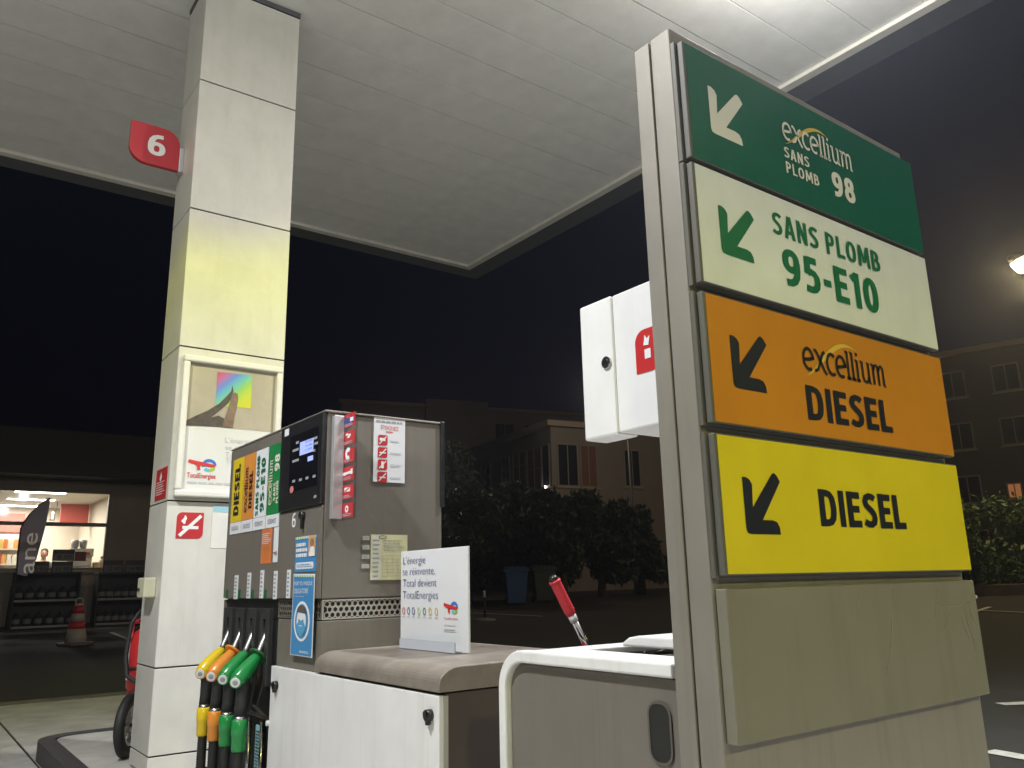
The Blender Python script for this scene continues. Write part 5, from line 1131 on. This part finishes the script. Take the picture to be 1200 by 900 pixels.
kb_(MB(), -.2, Kw*.279, -9.2, .2, hK+.002, hK+.25, TANL).build('parapet', T, local=True); kb_(MB(), Kw*.501, Kw+.2, -9.2, .2, hK+.002, hK+.25, TANL).build('parapet', T, local=True)
facade(T, O0, uK, nK, [(Kw*f_, Kw*f_+1.6, hK-2.6-3*r_, hK-.9-3*r_, 2, 1, GLD) for r_ in range(3) for f_ in (.04, .14, .53, .64, .76, .88)])

# trees
BARK = mat('bark', (.06, .045, .03), .9, noise=.4, nscale=8, bump=.6, bscale=20)
def leafmat(name, c, c2):
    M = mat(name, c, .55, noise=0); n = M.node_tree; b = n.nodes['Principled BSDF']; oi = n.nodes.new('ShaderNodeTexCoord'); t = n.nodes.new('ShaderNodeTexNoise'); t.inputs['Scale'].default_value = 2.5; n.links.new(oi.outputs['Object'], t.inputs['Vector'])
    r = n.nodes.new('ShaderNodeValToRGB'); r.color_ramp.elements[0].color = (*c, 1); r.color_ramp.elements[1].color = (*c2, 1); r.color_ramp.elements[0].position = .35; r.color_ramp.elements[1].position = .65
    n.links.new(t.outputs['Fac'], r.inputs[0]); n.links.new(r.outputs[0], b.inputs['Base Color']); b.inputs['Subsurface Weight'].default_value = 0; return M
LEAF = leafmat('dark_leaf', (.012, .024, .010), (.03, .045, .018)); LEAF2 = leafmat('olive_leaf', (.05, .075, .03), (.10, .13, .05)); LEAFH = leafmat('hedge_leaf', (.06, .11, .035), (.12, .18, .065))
def leaves(blobs, n, size, M, seed):
    r = random.Random(seed); mb = MB(); tot_ = sum(b[3]*b[4]*b[5] for b in blobs); vs = []; fs = []
    for (cx, cy, cz_, rx, ry, rz_) in blobs:
        for _ in range(int(n*rx*ry*rz_/tot_)):
            while True:
                x, y, z = r.uniform(-1, 1), r.uniform(-1, 1), r.uniform(-1, 1); q = x*x+y*y+z*z
                if .25 < q < 1 or (q <= .25 and r.random() < .2): break
            k = 1+r.gauss(0, .07); c = Vector((cx+x*rx*k, cy+y*ry*k, cz_+z*rz_*k)); s = size*r.uniform(.6, 1.4)
            a = Vector((r.gauss(0, 1), r.gauss(0, 1), r.gauss(0, .7))).normalized(); b = a.orthogonal().normalized(); b = (b*math.cos(r.random()*6.28)+a.cross(b)*math.sin(r.random()*6.28)); w = a.cross(b)
            i = len(vs); vs += [c-b*s, c+w*s*.38+a*s*.08, c+b*s, c-w*s*.38+a*s*.08]; fs.append((i, i+1, i+2, i+3))
    return mb.raw(vs, fs, M)
def tree(name, lab, x, y, hgt, wid, seed, M, n=7000, grp='trees beyond the forecourt', size=.13, low=.12):
    r = random.Random(seed); z = gz(x, y); t = thing(name, lab, 'tree', (x, y, z), grp)
    th = hgt*.45; tr_ = MB().tube([(x, y, z-.1), (x+.03, y, z+th*.4), (x-.05, y+.04, z+th), (x, y, z+hgt*.8)], [.17, .13, .10, .03], BARK, 8)
    bl_ = []
    for k in range(11):
        a = r.uniform(0, 6.28); d = r.uniform(.15, .62)*wid; hz__ = z+hgt*(low+.12+(.80-low)*((k+.5)/11)); sc = 1-.45*abs((k+.5)/11-.4)
        c = (x+d*math.cos(a)*sc, y+d*math.sin(a)*sc, hz__); bl_.append((*c, wid*.42*sc*r.uniform(.8, 1.2), wid*.42*sc*r.uniform(.8, 1.2), hgt*.15*r.uniform(.8, 1.2)))
        tr_.tube([(x, y, z+(hz__-z)*.6), ((x+c[0])/2, (y+c[1])/2, z+(hz__-z)*.85), c], [.06, .04, .012], BARK, 5)
    tr_.build('trunk', t); leaves(bl_, n, size, M, seed).build('crown', t)
def tp_(x, dep): p = at_depth(x, 690, dep); return p.x, p.y
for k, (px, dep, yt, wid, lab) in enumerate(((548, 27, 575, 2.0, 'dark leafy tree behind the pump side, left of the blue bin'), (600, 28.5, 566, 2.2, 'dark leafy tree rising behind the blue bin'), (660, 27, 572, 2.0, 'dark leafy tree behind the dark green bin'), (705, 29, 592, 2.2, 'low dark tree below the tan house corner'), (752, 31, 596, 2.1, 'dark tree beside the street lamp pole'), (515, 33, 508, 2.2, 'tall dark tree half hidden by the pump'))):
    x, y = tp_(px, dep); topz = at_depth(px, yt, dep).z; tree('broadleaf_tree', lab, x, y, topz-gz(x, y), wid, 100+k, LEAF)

# wheelie bins
def bin_(px, py, lab, M, rz, sc=1.0):
    p = on_ground(px, py); t = thing('wheelie_bin', lab, 'bin', p, 'bins at the edge of the forecourt', rz)
    n = MB(); b0, b1, h_ = .25*sc, .33*sc, .98*sc
    P = [(s*w, q*w*1.1, z) for z, w in ((.06, b0), (h_, b1)) for (s, q) in ((-1, -1), (1, -1), (1, 1), (-1, 1))]
    n.raw(P, [(3, 2, 1, 0), (4, 5, 6, 7), (0, 1, 5, 4), (1, 2, 6, 5), (2, 3, 7, 6), (3, 0, 4, 7)], M).build('body', t, .02, local=True)
    MB().box(-b1-.05, b1+.05, -b1*1.1-.05, b1*1.1+.05, h_-.05, h_-.001, M).build('rim', t, .01, local=True)
    MB().raw([(-b1-.04, -b1*1.1-.06, h_+.002), (b1+.04, -b1*1.1-.06, h_+.002), (b1+.04, b1*1.1+.04, h_+.002), (-b1-.04, b1*1.1+.04, h_+.002), (-b1+.02, -b1*1.0, h_+.08), (b1-.02, -b1*1.0, h_+.08), (b1-.02, b1, h_+.12), (-b1+.02, b1, h_+.12)], [(3, 2, 1, 0), (4, 5, 6, 7), (0, 1, 5, 4), (1, 2, 6, 5), (2, 3, 7, 6), (3, 0, 4, 7)], M).build('lid', t, .012, local=True)
    for s in (-1, 1): MB().tube([(s*b0-s*.02, b0+.08, .10), (s*b0+s*.05, b0+.08, .10)], .10, RUBBER, 14).build('wheel', t, local=True)
    MB().tube([(-b1*.8, b1*1.1+.11, h_-.02), (b1*.8, b1*1.1+.11, h_-.02)], .017, BLACK, 8).build('handle', t, local=True)
bin_(605, 709, 'blue wheelie bin standing before the dark trees', mat('bin_blue', (.05, .12, .28), .5, noise=.1), -.55, 1.05); bin_(637, 706, 'dark green wheelie bin beside the blue bin', mat('bin_green', (.06, .075, .05), .5, noise=.1), -.50, 1.05)
# chain post with a white band, plain post
def post(px, py, lab, hgt, foot=True):
    p = on_ground(px, py); t = thing('marker_post', lab, 'post', p, None)
    MB().tube([p, p+Vector((0, 0, hgt*.55))], .028, BLACK, 10).build('shaft', t); MB().tube([p+Vector((0, 0, hgt*.551)), p+Vector((0, 0, hgt*.72))], .029, WHITE, 10).build('reflective_band', t); MB().tube([p+Vector((0, 0, hgt*.721)), p+Vector((0, 0, hgt*.97)), p+Vector((0, 0, hgt))], [.028, .028, .018], BLACK, 10).build('top', t)
    if foot: MB().tube([p+Vector((0, 0, -.02)), p+Vector((0, 0, .03)), p+Vector((0, 0, .06))], [.28, .27, .06], mat('foot_grey', (.28, .28, .27), .7), 18).build('foot', t)
post(568, 727, 'slim striped marker post on a round pale foot', .98); post(749, 694, 'pale marker post by the trees near the lamp pole', 1.2, False)

# street lamps (sodium)
SOD = (1.0, .74, .36)
def street_lamp(base, hgt, arm, lab, watts, glow=30, col=SOD, globe=.13):
    base = Vector((base[0], base[1], gz(base[0], base[1]))); t = thing('street_lamp', lab, 'street lamp', base, 'lit street lamps'); arm = Vector((*arm, 0)); top = base+Vector((0, 0, hgt))
    PM = mat('lamp_pole', (.12, .12, .12), .5, .4)
    MB().tube([base, base+Vector((0, 0, .9)), base+Vector((0, 0, .95)), top], [.10, .10, .07, .045], PM, 12).build('pole', t)
    MB().tube([top-Vector((0, 0, .05)), top+arm*.4+Vector((0, 0, .22)), top+arm+Vector((0, 0, .25))], [.04, .035, .03], PM, 10).build('arm', t)
    e = top+arm+Vector((0, 0, .22)); ad = arm.normalized()
    hd = MB().tube([e-ad*.05, e+ad*.05, e+ad*.30, e+ad*.62, e+ad*.72], [.05, .10, .15, .13, .05], PM, 14).build('lamp_head', t)
    MB().tube([e+ad*.12-Vector((0, 0, .12)), e+ad*.33-Vector((0, 0, .17)), e+ad*.55-Vector((0, 0, .12))], [globe*.5, globe, globe*.5], mat('lamp_lens_%d' % glow, (1, .9, .6), .4, emit=(1, .80, .45), estr=glow), 18).build('lens', hd)
    ld = bpy.data.lights.new('street_beam', 'POINT'); ld.energy = watts; ld.color = col; ld.shadow_soft_size = .15
    lo = bpy.data.objects.new('street_beam', ld); COL.objects.link(lo); lo.parent = t; lo.location = arm+ad*.33+Vector((0, 0, hgt-.25))
e = at_depth(1197, 312, 23); hdr = Vector((.83, -.5)); e2 = Vector((e.x, e.y)); ar = Vector((-.9, .55)); bs_ = e2-ar-ar.normalized()*.33
street_lamp((bs_.x, bs_.y), e.z-gz(bs_.x, bs_.y)+.0, (ar.x, ar.y), 'lit sodium street lamp above the hedge', STREET_W, 60, SOD, .24)  # lens enlarged to stand for the glow around this lamp
pb_ = on_ground(745, 692); q = at_depth(741, 400, (pb_-Vector((0, 0, H))).dot(fwd))
pb2 = at_depth(746, 690, 33); street_lamp((pb2.x, pb2.y), 8.6, (-1.0, .5), 'slim street lamp standing between the trees behind the white wall cabinet', 110, 8, (1, .88, .72))

pb3 = at_depth(455, 690, 27); street_lamp((pb3.x, pb3.y), 5.2, (.6, .2), 'unseen street lamp lighting the tan house from behind the fuel pump', 130, 8, (1, .88, .72))  # unseen lamp, set here to light the left front of the house

# hedge on the right with a low planter wall
h0 = on_ground(1120, 700); h1 = on_ground(1215, 697); h1 = h0+(h1-h0).normalized()*9
hd_ = (h1-h0).normalized(); nh = Vector((-hd_.y, hd_.x, 0)); nh = nh if nh.dot(Vector((h0.x, h0.y, 0))) > 0 else -nh
r = random.Random(5)
for k in range(6):
    c = h0+hd_*(-.6+1.35*k)+nh*1.0; hgt = (2.35, 2.6, 2.75, 2.5, 2.8, 2.6)[k]; z = gz(c.x, c.y)
    t = thing('hedge_shrub', ('leafy green shrub at the end of the hedge beside the totem', 'second leafy green shrub of the hedge from the totem', 'third leafy green shrub of the hedge from the totem', 'fourth leafy green shrub of the hedge from the totem', 'fifth leafy green shrub of the hedge from the totem', 'sixth leafy green shrub of the hedge from the totem')[k], 'shrub', (c.x, c.y, z), 'hedge shrubs behind the planter wall')
    bl_ = [(c.x+r.uniform(-.5, .5), c.y+r.uniform(-.5, .5), z+hgt*(.16+.68*j/9), .62*(1-.3*j/9), .62*(1-.3*j/9), hgt*.15) for j in range(10)]
    bl_ += [(c.x+r.uniform(-.6, .6), c.y+r.uniform(-.6, .6), z+hgt*r.uniform(.88, 1.0), .16, .16, .24) for j in range(6)]
    st_ = MB()
    for j in range(5): st_.tube([(c.x+r.uniform(-.2, .2), c.y+r.uniform(-.2, .2), z-.1), (c.x+r.uniform(-.4, .4), c.y+r.uniform(-.4, .4), z+hgt*.8)], [.03, .01], BARK, 6)
    st_.build('stems', t); leaves(bl_, 3800, .085, LEAFH, 300+k).build('foliage', t)
pw_ = MB(); P = [h0-hd_*2+nh*a+Vector((0, 0, v)) for v in (-.2, .30) for a in (.0, .2)] + [h0+hd_*12+nh*a+Vector((0, 0, v)) for v in (-.2, .30) for a in (.0, .2)]
pw_.raw(P, [(0, 1, 3, 2), (4, 6, 7, 5), (2, 3, 7, 6), (0, 4, 5, 1), (0, 2, 6, 4), (1, 5, 7, 3)], mat('planter_brown', (.14, .10, .075), .85, noise=.25, nscale=2, bump=.3)).single('planter_wall', 'low brown planter wall along the foot of the hedge', 'wall', (h0.x, h0.y, h0.z), bevel=.02)

# reddish flats behind the hedge
M0 = at_depth(1085, 500, 46); M1 = at_depth(1330, 500, 40); uM = Vector((M1.x-M0.x, M1.y-M0.y, 0)); Mw = uM.length; uM.normalize(); nM = Vector((uM.y, -uM.x, 0)); nM = nM if nM.dot(Vector((M0.x, M0.y, 0))) < 0 else -nM
T = thing('flats_building', 'dim reddish block of flats with one lit window behind the hedge', 'building', (M0.x, M0.y, gz(M0.x, M0.y)))
hM = at_depth(1150, 418, 46).z-T.location.z; RB = mat('flats_paint', (.09, .066, .056), .9, noise=.15, nscale=.4)
def mb_(mb, u0, u1, d0, d1, v0, v1, M):
    P = [uM*u+nM*d+Vector((0, 0, v)) for v in (v0, v1) for (u, d) in ((u0, d0), (u1, d0), (u1, d1), (u0, d1))]
    return mb.raw(P, [(0, 1, 2, 3), (7, 6, 5, 4), (4, 5, 1, 0), (5, 6, 2, 1), (6, 7, 3, 2), (7, 4, 0, 3)], M)
mb_(MB(), 0, Mw, -8, 0, -.5, hM, RB).build('wall', T, local=True); mb_(MB(), -.3, Mw+.3, -8.3, .3, hM+.002, hM+.3, TANL).build('roof_slab', T, local=True)
LIT = mat('lit_window', (.5, .2, .08), .5, emit=(1, .36, .12), estr=.25, noise=.3, nscale=3)
def um(x, y):
    d = ray(x, y); o = Vector((0, 0, H))-Vector((M0.x, M0.y, T.location.z)); tt = -o.dot(nM)/d.dot(nM); q = o+d*tt; return q.dot(uM), q.z
a = um(1182, 585); b = um(1197, 565)
wl = [(a[0], b[0], a[1], b[1], 2, 1, LIT)]
for r_ in range(4):
    for f_ in range(7):
        u0 = 1.0+f_*2.6; v0 = hM-2.4-2.9*r_
        if abs(u0-a[0]) < 1.9 and abs(v0-a[1]) < 2.2: continue
        if v0 > .5: wl.append((u0, u0+1.3, v0, v0+1.5, 2, 1, GLD))
facade(T, O0, uM, nM, wl)
for r_ in range(3): mb_(MB(), 6.0, 9.4, .06, 1.0, hM-3.0-2.9*r_, hM-2.85-2.9*r_, TANL).build('balcony', T, local=True)

# ================================================================== HAZE ADDED FOR THE LAMP HALO
hz_m = bpy.data.materials.new('haze'); hz_m.use_nodes = True; n = hz_m.node_tree; n.nodes.clear()
o_ = n.nodes.new('ShaderNodeOutputMaterial'); pv_ = n.nodes.new('ShaderNodeVolumePrincipled'); pv_.inputs['Density'].default_value = HAZE; pv_.inputs['Color'].default_value = (.74, .80, .95, 1); pv_.inputs['Anisotropy'].default_value = .72
n.links.new(pv_.outputs[0], o_.inputs['Volume'])
hb = MB().box(-260, 262, -260, 262, -1.2, 21, hz_m).build('haze'); hb['kind'] = 'stuff'; hb['label'] = 'thin haze added to give the street lamps a halo'
